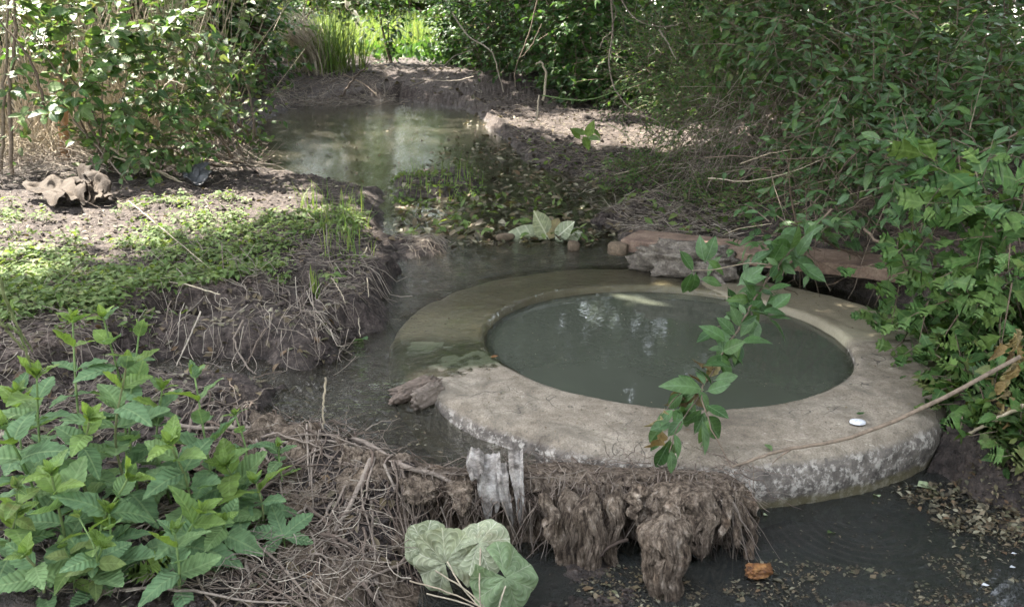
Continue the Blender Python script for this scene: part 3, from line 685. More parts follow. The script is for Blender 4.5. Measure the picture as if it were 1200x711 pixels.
    p0 = crest[si] + fw[si] * rng.uniform(-.03, .045, n)[:, None]
    P = p0[:, None] + (np.stack([np.cos(a0), np.sin(a0), 0 * a0], -1))[:, None] * tt * L[:, None, None] + np.cumsum(rng.normal(0, .003, (n, 7, 3)), 1)
    P[..., 2] = .014 + np.abs(rng.normal(0, .006, (n, 1)))+ rng.normal(0, .002, (n, 7)) - .02 * (P[..., 1] < (crest[si, 1] - .035)[:, None])
    mb = MB(); tubes(mb, P, rng.uniform(.0005, .0016, n), 3); mb.build('root_litter', M['root'], t, kind='stuff')
    # bigger roots and stalks caught in it, one by one
    for pts, r in (([(450, 543, 1.49), (462, 570, 1.46), (480, 600, 1.43), (492, 606, 1.42)], .0028), ([(384, 518, 1.6), (400, 560, 1.53), (425, 610, 1.45), (455, 660, 1.36), (468, 712, 1.28)], .011),
                   ([(330, 560, 1.52), (370, 600, 1.45), (400, 660, 1.36), (440, 720, 1.26)], .009), ([(670, 535, 1.5), (700, 565, 1.44), (708, 610, 1.41), (702, 650, 1.39)], .0014),
                   ([(735, 632, 1.38), (715, 640, 1.36), (700, 655, 1.35), (690, 672, 1.35)], .0035), ([(419, 540, 1.52), (420, 580, 1.48), (420, 625, 1.44)], .0015), ([(433, 540, 1.5), (440, 590, 1.46), (455, 650, 1.4)], .0022),
                   ([(395, 512, 1.62), (430, 520, 1.58), (470, 545, 1.50), (520, 560, 1.46), (560, 590, 1.42)], .006)):
        P = smooth_line([D(*q) for q in pts], 18, .0008); mb = MB(); tubes(mb, P, r, 7, taper=.6); mb.build('root', M['root'], t)
    # rotten scraps lying back over the bank
    for k in range(34):
        u_, v_ = [(300, 520), (330, 560), (360, 540), (390, 590), (350, 620), (410, 640), (380, 680), (430, 690), (310, 590), (440, 560), (400, 535), (425, 605)][k % 12]
        p = G(u_ + rng.normal(0, 22), v_ + rng.normal(0, 18), -.03); an = rng.uniform(0, 3.14); la, lb_ = rng.uniform(.03, .085), rng.uniform(.012, .035); nn = 22
        a = np.linspace(-1, 1, nn)[:, None]; b = np.linspace(-1, 1, nn)[None]; wl = 1 + .45 * fbm(a * 2 + k, 0, 0, 3)
        ex = a * la * (1 + .25 * fbm(b * 2, k, 1, 2)); ey = b * lb_ * wl; px = p[0] + ex * math.cos(an) - ey * math.sin(an); py = p[1] + ex * math.sin(an) + ey * math.cos(an)
        V = np.stack([px, py, H(px, py, False) + .012 + .016 * fbm(px * 30 + k, py * 30, 0, 4) - .012 * np.abs(b) ** 2], -1)
        lo_ = V - np.array([0, 0, .004]); n_ = nn * nn; ff = grid_faces(nn, nn); MB().add(np.vstack([V.reshape(-1, 3), lo_.reshape(-1, 3)]), [ff[:, ::-1], ff + n_]).build('mat_scrap', M['crust'], t)
    # thin torn strips between the clumps
    for k in range(26):
        ua = rng.uniform(330, 862); si_ = int(np.argmin(np.abs(proj(crest)[0] - ua))); A = crest[si_] + fw[si_] * rng.uniform(.038, .052) + np.array([0, 0, rng.uniform(-.012, .008)])
        ln = rng.uniform(.05, .15); B = A + fw[si_] * rng.uniform(.005, .04) + np.array([rng.normal(0, .012), 0, -ln]); nt_, na = 22, 9
        T = np.linspace(0, 1, nt_)[:, None]; a = np.linspace(-1, 1, na)[None]; wt = rng.uniform(.006, .018) * (1 - .6 * T ** 1.5 + .3 * fbm(T * 7, k, 0, 2))
        V = (A + (B - A) * T[..., None]) + np.zeros((nt_, na, 3)); V[..., 0] += a * wt + .006 * fbm(T * 6, k, 3, 2); V[..., 1] += -.006 * np.cos(a * 1.5) - .008 * fbm(a * 2 + k, T * 5, 1, 3); V[..., 2] += .012 * T * fbm(a * 2.5, k, 3, 2)
        back = V + np.array([0, .0015, 0]); n_ = nt_ * na; ff = grid_faces(nt_, na); MB().add(np.vstack([V.reshape(-1, 3), back.reshape(-1, 3)]), [ff[:, ::-1], ff + n_]).build('torn_strip', M['crust'], t)
    # rag
    rg = thing('rag', 'bleached grey rag hanging in torn strips over the middle of the dam', 'rag', tuple(D(585, 560, 1.44)))
    for k, (ua, va, ub, vb, wpx) in enumerate([(572, 544, 576, 602, 34), (604, 542, 612, 606, 18), (556, 542, 560, 562, 22), (588, 560, 600, 612, 14)]):
        A = D(ua, va, 1.45 if k != 3 else 1.42); B = D(ub, vb, 1.40); nt_, na = 26, 16; T = np.linspace(0, 1, nt_)[:, None]; a = np.linspace(-1, 1, na)[None]
        wt = wpx / F_PX * 1.45 / 2 * (1 - .55 * T ** 2 + .15 * fbm(T * 6, k, 0, 2))
        V = (A + (B - A) * T[..., None]) + np.zeros((nt_, na, 3))
        V[..., 0] += a * wt; V[..., 1] += -.007 * fbm(a * 3 + k * 5, T * 3, 1, 3) - .010 * np.sin(T * 3.1); V[..., 2] += .010 * fbm(a * 2, T * 4 + k, 2, 2) + .03 * T * T * fbm(a * 2.5, k, 3, 2)
        V[:3, :, 1] += np.array([.05, .03, .012])[:, None]
        back = V + np.array([0, .0016, -.0006]); n_ = nt_ * na; f = grid_faces(nt_, na)
        MB().add(np.vstack([V.reshape(-1, 3), back.reshape(-1, 3)]), [f[:, ::-1], f + n_]).build('strip', M['rag'], rg)
dam()

# ------------------------------------------------------------------ scattered straw, litter
def on_px(poly, n, z=0.0, ymin=None):       # n random places on the ground inside an outline, evenly as seen
    P = np.array(poly, float); lo, hi = P.min(0), P.max(0); out = []
    while len(out) < n:
        q = lo + (hi - lo) * rng.random((n * 2, 2)); q = q[sdist(P, q[:, 0], q[:, 1]) > 0]
        out += list(q)
    q = np.array(out[:n]); r = FWD + ((q[:, 0] - 600) / F_PX)[:, None] * RIGHT - ((q[:, 1] - 355.5) / F_PX)[:, None] * UP
    t = (z - CAM_Z) / r[:, 2]; W = CAM + r * t[:, None]; return W[:, 0], W[:, 1]
def straws(mb, x, y, L, r, lift=.006, heading=None, spread=3.14, arch=.25, k=6, clear=True, wiggle=.05):
    n = len(x); L = np.zeros(n) + L
    a = rng.uniform(-spread, spread, n) + (0 if heading is None else heading)
    t = np.linspace(-.5, .5, k)[None]
    cv = rng.normal(0, .5, n)[:, None]
    px = x[:, None] + np.cos(a[:, None] + cv * t) * t * L[:, None]; py = y[:, None] + np.sin(a[:, None] + cv * t) * t * L[:, None]
    h = H(px, py, False); tl = rng.normal(0, arch, n)[:, None] * t * L[:, None]
    z = np.maximum(h, -.02 if clear else -1) + lift * (1 + rng.random((n, 1)) * 2) + np.maximum(tl, -.3 * lift) + rng.normal(0, wiggle, (n, k)) * L[:, None] * .3
    P = np.stack([px, py, np.maximum(z, h + r * .5)], -1)
    tubes(mb, P, rng.uniform(.5, 1.2, n) * r, 3, taper=.6)
HOLE = PW([(205, 378), (250, 362), (335, 372), (400, 440), (390, 458), (300, 472), (210, 440)], .04)
def nohole(x, y):
    q = sdist(HOLE, x, y) < 0; return x[q], y[q]
LEFTB = [(0, 225), (120, 205), (300, 212), (420, 215), (450, 280), (455, 330), (425, 380), (395, 430), (330, 462), (270, 480), (0, 560)]
def stuff(mb, name, mat, label, cat, smooth=True):
    o = mb.build(name, mat, smooth=smooth); o['kind'] = 'stuff'; o['label'] = label; o['category'] = cat; return o
mb = MB()
x, y = nohole(*on_px(LEFTB, 2400)); straws(mb, x, y, np.exp(rng.normal(-3.1, .6, len(x))).clip(.01, .16), .0010)
x, y = on_px([(190, 330), (440, 270), (455, 350), (400, 420), (330, 460), (200, 420)], 200); x, y = nohole(x, y); straws(mb, x, y, rng.uniform(.06, .2, len(x)), .0014, lift=.012, heading=-.9, spread=.9, arch=.5)
x, y = on_px([(0, 480), (300, 490), (460, 560), (470, 711), (0, 711)], 700, -.03); straws(mb, x, y, rng.uniform(.02, .09, len(x)), .0010, lift=.005)
x, y = on_px([(560, 120), (720, 120), (860, 230), (860, 300), (740, 280), (640, 200)], 1800); straws(mb, x, y, rng.uniform(.04, .2, len(x)), .0018, lift=.008)
x, y = on_px([(0, 180), (300, 160), (310, 215), (0, 230)], 900); straws(mb, x, y, rng.uniform(.1, .35, len(x)), .002, lift=.02, arch=.5)
x, y = on_px([(190, 372), (260, 352), (420, 372), (400, 392), (200, 392)], 80, .1); straws(mb, x, y, rng.uniform(.05, .13, len(x)), .0013, lift=.02, heading=-1.3, spread=.7, arch=.3)
x, y = on_px([(270, 95), (440, 95), (470, 125), (330, 130)], 900); straws(mb, x, y, rng.uniform(.1, .35, len(x)), .003, lift=.03, arch=.5)
x, y = on_px([(468, 284), (522, 280), (530, 298), (480, 302)], 160); straws(mb, x, y, rng.uniform(.04, .1, len(x)), .0013, lift=.008)
stuff(mb, 'dry_straw', M['straw'], 'dry straw and thin stalks matted over the muddy banks', 'straw')

def leaves_flat(mb, tmpl, x, y, size, z=None, tilt=.35, lift=.003):
    n = len(x); h = (H(x, y, True) if z is None else np.maximum(H(x, y, True), z)) + lift
    a = rng.uniform(0, 6.28, n); d = np.stack([np.cos(a), np.sin(a), rng.normal(0, tilt, n)], -1); up = np.stack([rng.normal(0, tilt, n), rng.normal(0, tilt, n), np.ones(n)], -1)
    R = frames(d, up, size); P = np.stack([x, y, h], -1); k = rng.integers(0, len(tmpl), n); v = rng.random(n)
    for i, T in enumerate(tmpl):
        q = k == i; mb.inst(T, R[q], P[q], v[q])
mb = MB()
x, y = on_px(LEFTB, 2600); leaves_flat(mb, TINY, x, y, rng.uniform(.008, .03, len(x)))
x, y = on_px([(560, 120), (720, 120), (870, 230), (860, 300), (740, 290), (460, 290), (460, 240)], 3000); leaves_flat(mb, TINY, x, y, rng.uniform(.015, .05, len(x)), .004)
x, y = on_px([(640, 711), (640, 670), (860, 650), (1060, 665), (1130, 600), (1200, 600), (1200, 711)], 2600, -.1); q = fbm(x * 14, y * 14, 3, 3) > .0; x, y = x[q], y[q]; leaves_flat(mb, TINY + DOT, x, y, np.exp(rng.normal(-5.35, .55, len(x))).clip(.0015, .02), -.104, .12, .0015)
x, y = on_px([(860, 605), (1080, 575), (1130, 640), (900, 670)], 90, -.1); leaves_flat(mb, DOT, x, y, rng.uniform(.003, .008, len(x)), -.104, .05, .0015)
x, y = on_px([(1040, 572), (1200, 555), (1200, 640), (1110, 620)], 800, -.1); leaves_flat(mb, TINY, x, y, rng.uniform(.005, .016, len(x)), -.1, .4)
x, y = on_px([(300, 500), (470, 550), (470, 711), (0, 711), (0, 600)], 500, -.03); leaves_flat(mb, TINY, x, y, rng.uniform(.008, .03, len(x)))
x, y = on_px([(400, 70), (560, 70), (570, 130), (270, 130), (250, 100)], 900); leaves_flat(mb, TINY, x, y, rng.uniform(.03, .09, len(x)))
x, y = on_px([(310, 150), (330, 125), (470, 118), (560, 135), (620, 190), (560, 250), (455, 280), (445, 225), (320, 205)], 420); leaves_flat(mb, TINY + DOT, x, y, rng.uniform(.01, .035, len(x)), .006, .1)
x, y = on_px([(400, 400), (450, 380), (460, 440), (520, 520), (320, 490)], 130); leaves_flat(mb, DOT + TINY, x, y, rng.uniform(.003, .012, len(x)), -.024, .1)
x, y = on_px([(460, 320), (600, 300), (640, 316), (470, 420)], 60); leaves_flat(mb, DOT, x, y, rng.uniform(.004, .012, len(x)), .006, .1)
a = rng.uniform(0, 6.28, 150); r = (RI - .03) * np.sqrt(rng.random(150)); x = RC[0] + r * np.cos(a); y = RC[1] + r * np.sin(a); leaves_flat(mb, DOT, x, y, rng.uniform(.0015, .006, 150), -.024, .05, .0008)
stuff(mb, 'leaf_litter', M['litter'], 'small brown and grey fallen leaves and rotting scraps on mud and water', 'leaf litter')
# specks on the ring top and in the basin
mb = MB()
a = rng.uniform(0, 6.28, 260); r = rng.uniform(RI + .02, RO - .03, 260); x = RC[0] + r * np.cos(a); y = RC[1] + r * np.sin(a)
leaves_flat(mb, DOT, x, y, rng.uniform(.003, .011, 260) , None, .2)
for V in mb.V: V[:, 2] = V[:, 2] + .36 * 0
V = np.concatenate(mb.V); zc = V[:, 2]
hh = H(x, y, True); k = 0
for V in mb.V: V[:, 2] = .004 - .006 * (V[:, 1] - 2.08) + .0015 + rng.random(len(V)) * .001
stuff(mb, 'ring_crumbs', M['litter'], 'tiny dry crumbs scattered on top of the concrete ring', 'crumbs')

# pebbly grey clods on the banks
mb = MB()
ico = np.array([(0, 0, 1), (.89, 0, .45), (.28, .85, .45), (-.72, .53, .45), (-.72, -.53, .45), (.28, -.85, .45), (.72, .53, -.45), (-.28, .85, -.45), (-.89, 0, -.45), (-.28, -.85, -.45), (.72, -.53, -.45), (0, 0, -1)])
icf = np.array([(0, 1, 2), (0, 2, 3), (0, 3, 4), (0, 4, 5), (0, 5, 1), (1, 6, 2), (2, 7, 3), (3, 8, 4), (4, 9, 5), (5, 10, 1), (6, 7, 2), (7, 8, 3), (8, 9, 4), (9, 10, 5), (10, 6, 1), (11, 7, 6), (11, 8, 7), (11, 9, 8), (11, 10, 9), (11, 6, 10)])
def clods(x, y, s):
    for k in range(6):
        q = slice(k, None, 6); n = len(x[q]); T = (ico * (1 + rng.normal(0, .22, (12, 1))) * (1, .8, .6), [icf], np.zeros((12, 3)))
        R = frames(rng.normal(0, 1, (n, 3)) * (1, 1, .3), np.array([0, 0, 1.]), s[q]); mb.inst(T, R, np.stack([x[q], y[q], H(x[q], y[q]) + s[q] * .2], -1), rng.random(n))
x, y = nohole(*on_px(LEFTB, 2600)); clods(x, y, rng.uniform(.003, .012, len(x)))
x, y = on_px([(0, 480), (300, 490), (460, 560), (470, 711), (0, 711)], 1500, -.03); clods(x, y, rng.uniform(.003, .011, len(x)))
x, y = on_px([(640, 711), (640, 680), (800, 660), (1200, 660), (1200, 711)], 1500, -.1); clods(x, y, rng.uniform(.002, .007, len(x)))
x, y = on_px([(560, 120), (720, 120), (860, 230), (860, 290), (690, 262)], 900); clods(x, y, rng.uniform(.006, .02, len(x)))
stuff(mb, 'earth_crumbs', M['ground'], 'crumbs and clods of earth on the banks', 'earth', False)

# ------------------------------------------------------------------ shrubs
def sprays(c, rad, n, per, tl, size, droop=-.1, out=.7, clump=.0, spread=.9, up=.8, pair=True):
    c = np.asarray(c, float); rad = np.asarray(rad, float)
    d = nrm(rng.normal(0, 1, (n * 3, 3))); r = rng.random(n * 3) ** .45
    p = c + d * r[:, None] * rad
    if clump:
        q = fbm(p[:, 0] * 3 / tl * .12, p[:, 1] * 3 / tl * .12, p[:, 2] * 3 / tl * .12, 2) > clump - .35
        p, d = p[q], d[q]
    p, d = p[:n], d[:n]; n = len(p)
    p[:, 2] = np.maximum(p[:, 2], .03)
    dr = nrm(d * out + rng.normal(0, .55, (n, 3)) + np.array([0, 0, .15]))
    L = tl * rng.uniform(.6, 1.4, n); t = np.linspace(0, 1, 5)
    P = p[:, None] + dr[:, None] * (t[None, :, None] * L[:, None, None]); P[..., 2] += droop * (t[None] ** 2) * L[:, None]
    # leaves
    tj = np.linspace(.15, 1, per)[None] + rng.normal(0, .03, (n, per)); tj = tj.clip(0.05, 1)
    lp = p[:, None] + dr[:, None] * (tj * L[:, None])[..., None]; lp[..., 2] += droop * tj ** 2 * L[:, None]
    sd = nrm(np.cross(dr, np.array([0, 0, 1.]))); sg = np.where(np.arange(per) % 2, 1, -1)[None, :, None]
    last = (np.arange(per) == per - 1)[None, :, None]
    ld = dr[:, None] * .55 + sd[:, None] * sg * spread * (~last) + rng.normal(0, .3, (n, per, 3)); ld[..., 2] -= .12
    upv = np.array([0, 0, up]) + rng.normal(0, .38, (n, per, 3)) + np.array([0, -.25, 0])
    sz = size * rng.uniform(.55, 1.15, (n, per)) * (1 - .35 * last[..., 0])
    R = frames(ld.reshape(-1, 3), upv.reshape(-1, 3), sz.reshape(-1))
    return P, lp.reshape(-1, 3), R
def leafset(root, R, P, tmpl, mat, nparts=0, name='leaf', rest='foliage', szs=None):
    n = len(P)
    if n == 0: return
    kind = rng.integers(0, len(tmpl), n); var = rng.random(n); pick = np.zeros(n, bool)
    if nparts:
        u, v, dz = proj(P); ins = (u > -10) & (u < 1210) & (v > -10) & (v < 720) & (dz > .3)
        cell = (np.floor(u / 9).astype(int) * 1000 + np.floor(v / 9).astype(int)); o = np.lexsort((dz, cell))
        first = np.ones(n, bool); first[1:] = cell[o][1:] != cell[o][:-1]
        cand = o[first & ins[o]]
        face = np.abs(np.einsum('ni,ni->n', nrm(R[cand][:, :, 2]), nrm(CAM - P[cand])))
        sc = np.linalg.norm(R[cand][:, :, 1], axis=1) / dz[cand] * (.3 + face)
        pick[cand[np.argsort(-sc)[:nparts]]] = True
        ms = [MB().add(*T).mesh(name, mat) for T in tmpl]
        for i in np.where(pick)[0]: put(name, ms[kind[i]], root, R[i], P[i])
    mb = MB()
    for i, T in enumerate(tmpl):
        q = (kind == i) & ~pick; mb.inst(T, R[q], P[q], var[q])
    if mb.n:
        o = mb.build(rest, mat, root)
        if nparts or True: o['kind'] = 'stuff'
def shrub(name, label, cat, base, masses, mat, tmpl, nparts=0, twig='twig', stems=4, sr=.008, group=None, stemname='stem', foln='foliage'):
    root = thing(name, label, cat, base, group); base = np.array(base, float)
    TP = []; LP = []; LR = []
    for ms in masses:
        P, lp, R = sprays(**ms); TP.append(P); LP.append(lp); LR.append(R)
    mb = MB()
    for P in TP: tubes(mb, P, .0022 * max(1, sr / .008), 3)
    mb.build('twigs', M[twig], root)['kind'] = 'stuff'
    for k in range(stems):
        mm = masses[k % len(masses)]; e = np.asarray(mm['c']) + rng.normal(0, .35, 3) * np.asarray(mm['rad'])
        b = base + np.append(rng.normal(0, .05 + sr, 2), -.03); md = (b + e) / 2 + rng.normal(0, .06, 3) * np.linalg.norm(e - b)
        q = MB(); tubes(q, smooth_line([b, md, e], 12, .003), sr * rng.uniform(.6, 1.3), 6, taper=.3); q.build(stemname, M[twig], root)
    leafset(root, np.concatenate(LR), np.concatenate(LP), tmpl, M[mat], nparts, rest=foln)
    return root
def ms(c, rad, n, per, tl, size, **k): return dict(c=c, rad=rad, n=n, per=per, tl=tl, size=size, **k)

# left side, near to far
shrub('bramble_bush', 'bramble bush with sunlit leaves by the pile of brown sheets at the far left', 'bramble', (-2.1, 4.55, .1), [ms(D(70, 95, 4.5), (.42, .25, .42), 66, 6, .22, .08), ms(D(30, 10, 4.6), (.5, .3, .2), 40, 6, .2, .07)], 'bramble', OVATE + TRIF, 120, stems=5)
shrub('bramble_bush', 'dense bramble bush leaning over the left shore of the stream', 'bramble', (-1.55, 4.9, .08), [ms(D(195, 120, 4.6), (.36, .25, .34), 120, 6, .2, .06), ms(D(150, 20, 4.7), (.5, .3, .25), 60, 6, .2, .07), ms(D(170, 175, 4.4), (.3, .18, .12), 70, 5, .15, .05)], 'bramble', OVATE, 200, stems=6)
shrub('bramble_bush', 'smaller-leaved bramble arching down to the water beside the grass tuft', 'bramble', (-1.75, 5.9, .08), [ms(D(265, 120, 5.4), (.28, .25, .34), 130, 6, .18, .05), ms(D(240, 30, 5.6), (.5, .3, .35), 110, 6, .2, .06)], 'bramble', OVATE, 120, stems=5)
shrub('pale_shrub', 'pale sunlit shrub behind the brambles at the top left corner', 'shrub', (-3.6, 6.3, .1), [ms(D(60, 20, 6.4), (.9, .5, .5), 200, 6, .25, .07), ms(D(200, -40, 7.0), (.9, .5, .5), 200, 6, .25, .07)], 'bramble', OVATE, 0, stems=5)
for i, (u, v, Y, rx, rz, n, lab) in enumerate([(40, -30, 9, 1.6, 1.0, 900, 'green bush far behind the brambles at the far left'), (170, 0, 9.5, 1.2, 1.1, 800, 'dark bush behind the leaning bramble'), (235, -10, 10.0, .8, 1.0, 700, 'dark bush behind the grass tuft'),
                                   (300, 5, 14.0, .9, 1.0, 700, 'dark bush left of the bright clearing'), (600, 10, 12.6, 1.0, 1.3, 1000, 'dark bush right of the bright clearing'), (650, 20, 11.2, 1.1, 1.3, 1100, 'dark bush behind the curled dead stalk'),
                                   (760, 20, 9.6, 1.1, 1.2, 1100, 'dark bush behind the hanging dry stalks'), (860, 0, 8.2, 1.1, 1.1, 1000, 'dark bush above the tangle of dry stems'), (980, -20, 7.2, 1.1, 1.0, 900, 'dark bush at the top right behind the glossy shrub'), (1120, -40, 6.4, 1.2, 1.0, 900, 'dark bush in the top right corner')]):
    c = D(u, v, Y)
    shrub('background_bush', lab, 'bush', (c[0], c[1], .2), [ms(c, (rx, .9, rz), n, 7, .35, .085, clump=.3), ms(c + np.array([0, .5, -.55]), (rx, .6, .6), n // 2, 6, .3, .08)], 'far', PRIVET[:2] if i % 2 else OVATE[:2], 0, stems=4, sr=.02)
# green low growth at the foot of the far bushes
mb = MB(); x, y = on_px([(240, 500), (330, 505), (470, 548), (520, 620), (500, 711), (250, 711), (180, 600)], 380, -.03); n = len(x)
a = rng.normal(-1.0, .7, n); L = rng.uniform(.06, .34, n) ; t7 = np.linspace(-.5, .5, 12)[None]
px = x[:, None] + np.cos(a)[:, None] * t7 * L[:, None] + np.cumsum(rng.normal(0, .0035, (n, 12)), 1); py = y[:, None] + np.sin(a)[:, None] * t7 * L[:, None] + np.cumsum(rng.normal(0, .0035, (n, 12)), 1)
rd_ = np.exp(rng.normal(-6.4, .55, n)).clip(.0007, .006)
P = np.stack([px, py, H(px, py) + rd_[:, None] * .8 + .012 * np.abs(rng.normal(0, 1, (n, 1))) * np.cos(t7 * 3.1)], -1); tubes(mb, P, rd_, 5, taper=.5)
stuff(mb, 'root_tangle', M['root'], 'tangle of grey roots lying over the front left bank', 'roots')
mb = MB(); x, y = on_px([(380, 66), (560, 66), (580, 110), (440, 100)], 260)
P0 = np.stack([x, y, H(x, y, False)], -1); n = len(x)
for j in range(7):
    d = rng.normal(0, 1, (n, 3)); d[:, 2] = np.abs(d[:, 2]) + .5; R = frames(d, rng.normal(0, 1, (n, 3)), rng.uniform(.05, .13, n)); mb.inst(TINY[j % 3], R, P0 + nrm(d) * rng.uniform(.02, .22, (n, 1)), rng.random(n))
stuff(mb, 'bank_growth', M['far'], 'dark leafy growth on the far mud rise before the clearing', 'ground cover')
mb = MB(); x, y = on_px([(520, 60), (900, 90), (900, 140), (620, 118), (520, 90)], 900); 
P0 = np.stack([x, y, H(x, y, False)], -1); n = len(x)
for j in range(6):
    d = rng.normal(0, 1, (n, 3)); d[:, 2] = np.abs(d[:, 2]) + .5; R = frames(d, rng.normal(0, 1, (n, 3)), rng.uniform(.04, .11, n)); mb.inst(TINY[j % 3], R, P0 + nrm(d) * rng.uniform(.02, .25, (n, 1)), rng.random(n))
stuff(mb, 'low_growth', M['far'], 'low green growth on the far muddy bank', 'ground cover')

# the bright clearing
def grassblades(mb, x, y, h, w, lean=.35, az=None, azs=3.14, z=None, k=5):
    n = len(x); h = np.zeros(n) + h; a = rng.uniform(-azs, azs, n) + (0 if az is None else az); ln = np.abs(rng.normal(lean, .2, n))
    t = np.linspace(0, 1, k)[None]
    X = x[:, None] + np.cos(a)[:, None] * (ln * h)[:, None] * t ** 1.8; Y = y[:, None] + np.sin(a)[:, None] * (ln * h)[:, None] * t ** 1.8
    Z = (H(x, y, False) if z is None else z)[:, None] + h[:, None] * (t - .35 * ln[:, None] * t ** 2.5)
    sx, sy = -np.sin(a), np.cos(a); ww = w * (1 - t ** 2 * .95) * rng.uniform(.6, 1.2, (n, 1)); f = rng.uniform(-1, 1, (n, 1))
    A = np.stack([X - sx[:, None] * ww, Y - sy[:, None] * ww, Z], -1); B = np.stack([X + sx[:, None] * ww, Y + sy[:, None] * ww, Z + ww * f], -1)
    V = np.stack([A, B], 2).reshape(n, -1, 3); i = np.arange(k - 1); q = np.stack([2 * i, 2 * i + 1, 2 * i + 3, 2 * i + 2], -1)
    AA = np.zeros((n, k, 2, 3)); AA[..., 0] = (-1, 1); AA[..., 1] = t[0][None, :, None]; AA[..., 2] = rng.random(n)[:, None, None]
    mb.add(V.reshape(-1, 3), (q[None] + (np.arange(n) * 2 * k)[:, None, None]).reshape(-1, 4), AA.reshape(-1, 3))
mb = MB(); n = 12000; y = rng.uniform(15, 34, n); x = y * rng.uniform(-.34, .05, n); grassblades(mb, x, y, rng.uniform(.3, .85, n), .012, .3)
stuff(mb, 'meadow_grass', M['meadow'], 'bright tall grass in the sunlit clearing beyond the stream', 'meadow')
for u, v, Y, rx, rz, lab in [(420, -150, 28, 4, 4.5, 'sunlit tree at the back of the clearing'), (300, -150, 30, 4.5, 5, 'sunlit tree further left behind the clearing'), (540, -150, 30, 4.5, 5, 'sunlit tree further right behind the clearing'), (170, -150, 27, 4.5, 5, 'tree added far behind the brambles at the left to block low sky'), (720, -150, 27, 5, 5, 'tree added far behind the dark bushes to block low sky')]:  # crowns raised and outer two trees added to block low sky in reflections
    c = D(u, v, Y); c[2] += .8
    shrub('clearing_tree', lab, 'tree', (c[0], c[1], .4), [ms(c, (rx, 2, rz), 750, 8, .9, .36, clump=.2), ms(np.array([c[0], c[1] - 1, 1.4]), (rx, 1.2, 1.3), 800, 8, .5, .24)], 'meadow' if u == 420 else 'cover', OVATE[:1], 0, stems=1, sr=.12, stemname='trunk', foln='crown')
c = D(455, 20, 12.6)
shrub('sapling', 'small dark sapling standing before the bright clearing', 'sapling', (c[0], c[1], .25), [ms(c, (.22, .2, .35), 34, 6, .3, .10), ms(c + np.array([0, 0, -.35]), (.1, .1, .3), 16, 5, .2, .08), ms(c + np.array([-.1, 0, .45]), (.5, .3, .2), 26, 6, .3, .10)], 'far', OVATE, 0, stems=3, sr=.02)
c = D(400, -10, 12.2)
shrub('sapling', 'leafy branches hanging in the top of the clearing left of the sapling', 'sapling', (c[0] - .8, c[1], .25), [ms(c, (.7, .3, .25), 90, 6, .3, .08)], 'shrub', OVATE, 0, stems=2, sr=.02)

# grass tuft on the mound by the pool
g = G(372, 104, .05); t = thing('grass_tuft', 'arching tuft of long half-dry grass on the far left shore', 'grass tuft', tuple(g))
mb = MB(); n = 340; grassblades(mb, g[0] + rng.normal(0, .13, n), g[1] + rng.normal(0, .13, n), rng.uniform(.5, 1.05, n), .009, .75, az=2.9, azs=.9, k=8); mb.build('blades', M['palestem'], t)['kind'] = 'stuff'
mb = MB(); n = 200; grassblades(mb, g[0] + .15 + rng.normal(0, .2, n), g[1] + rng.normal(0, .15, n), rng.uniform(.4, .9, n), .009, .45, az=1.2, azs=1.8, k=8); mb.build('green_blades', M['grass'], t)['kind'] = 'stuff'

# reeds: dry sunlit stalks behind the brambles
mb = MB(); n = 1300; x = rng.uniform(-4.4, -1.9, n); y = rng.uniform(4.9, 6.4, n); h = rng.uniform(.3, 1.3, n)
t_ = np.linspace(0, 1, 5)[None, :, None]; d = np.stack([rng.normal(0, .35, n), rng.normal(0, .3, n), np.ones(n)], -1)
P = np.stack([x, y, H(x, y, False)], -1)[:, None] + d[:, None] * t_ * h[:, None, None]; tubes(mb, P, .004, 3)
stuff(mb, 'dry_reeds', M['palestem'], 'sunlit dry reeds behind the brambles on the left', 'reeds')
mb = MB(); x, y = on_px([(0, 150), (130, 160), (150, 205), (0, 210)], 500); straws(mb, x, y, rng.uniform(.1, .35, len(x)), .0025, lift=.05, arch=.9)
stuff(mb, 'dry_grass_heap', M['palestem'], 'pale dry grass heaped under the brambles at the left edge', 'dry grass')

# ------------------------------------------------------------------ right side
shrub('willow_thicket', 'dense thicket of tiny dark leaves on the right bank behind the stream', 'thicket', (1.6, 5.0, .2),
      [ms(D(800, 90, 5.6), (.55, .6, .40), 700, 8, .16, .034), ms(D(880, 150, 4.7), (.5, .5, .32), 800, 8, .14, .030), ms(D(960, 60, 4.4), (.6, .4, .42), 800, 8, .16, .034), ms(D(850, 235, 4.1), (.24, .25, .10), 380, 8, .10, .024), ms(D(760, 205, 4.6), (.25, .25, .08), 260, 7, .10, .028), ms(D(950, 250, 3.6), (.35, .25, .16), 420, 7, .12, .028)], 'shrub', LANCE, 0, stems=8)
shrub('glossy_shrub', 'glossy dark shrub with bluish leaves hanging over the right of the ring', 'shrub', (1.75, 3.3, .2),
      [ms(D(990, 200, 3.0), (.30, .22, .18), 90, 7, .15, .050, clump=.2), ms(D(1080, 110, 3.0), (.42, .3, .24), 120, 7, .16, .046, clump=.25), ms(D(1160, 30, 2.8), (.35, .3, .26), 90, 7, .16, .044, clump=.2), ms(D(970, 30, 3.6), (.4, .3, .22), 90, 7, .18, .05), ms(D(930, 275, 2.6), (.13, .12, .06), 26, 6, .12, .052), ms(D(1110, 190, 2.5), (.2, .2, .12), 60, 6, .15, .055)], 'privet', PRIVET, 300, stems=8)
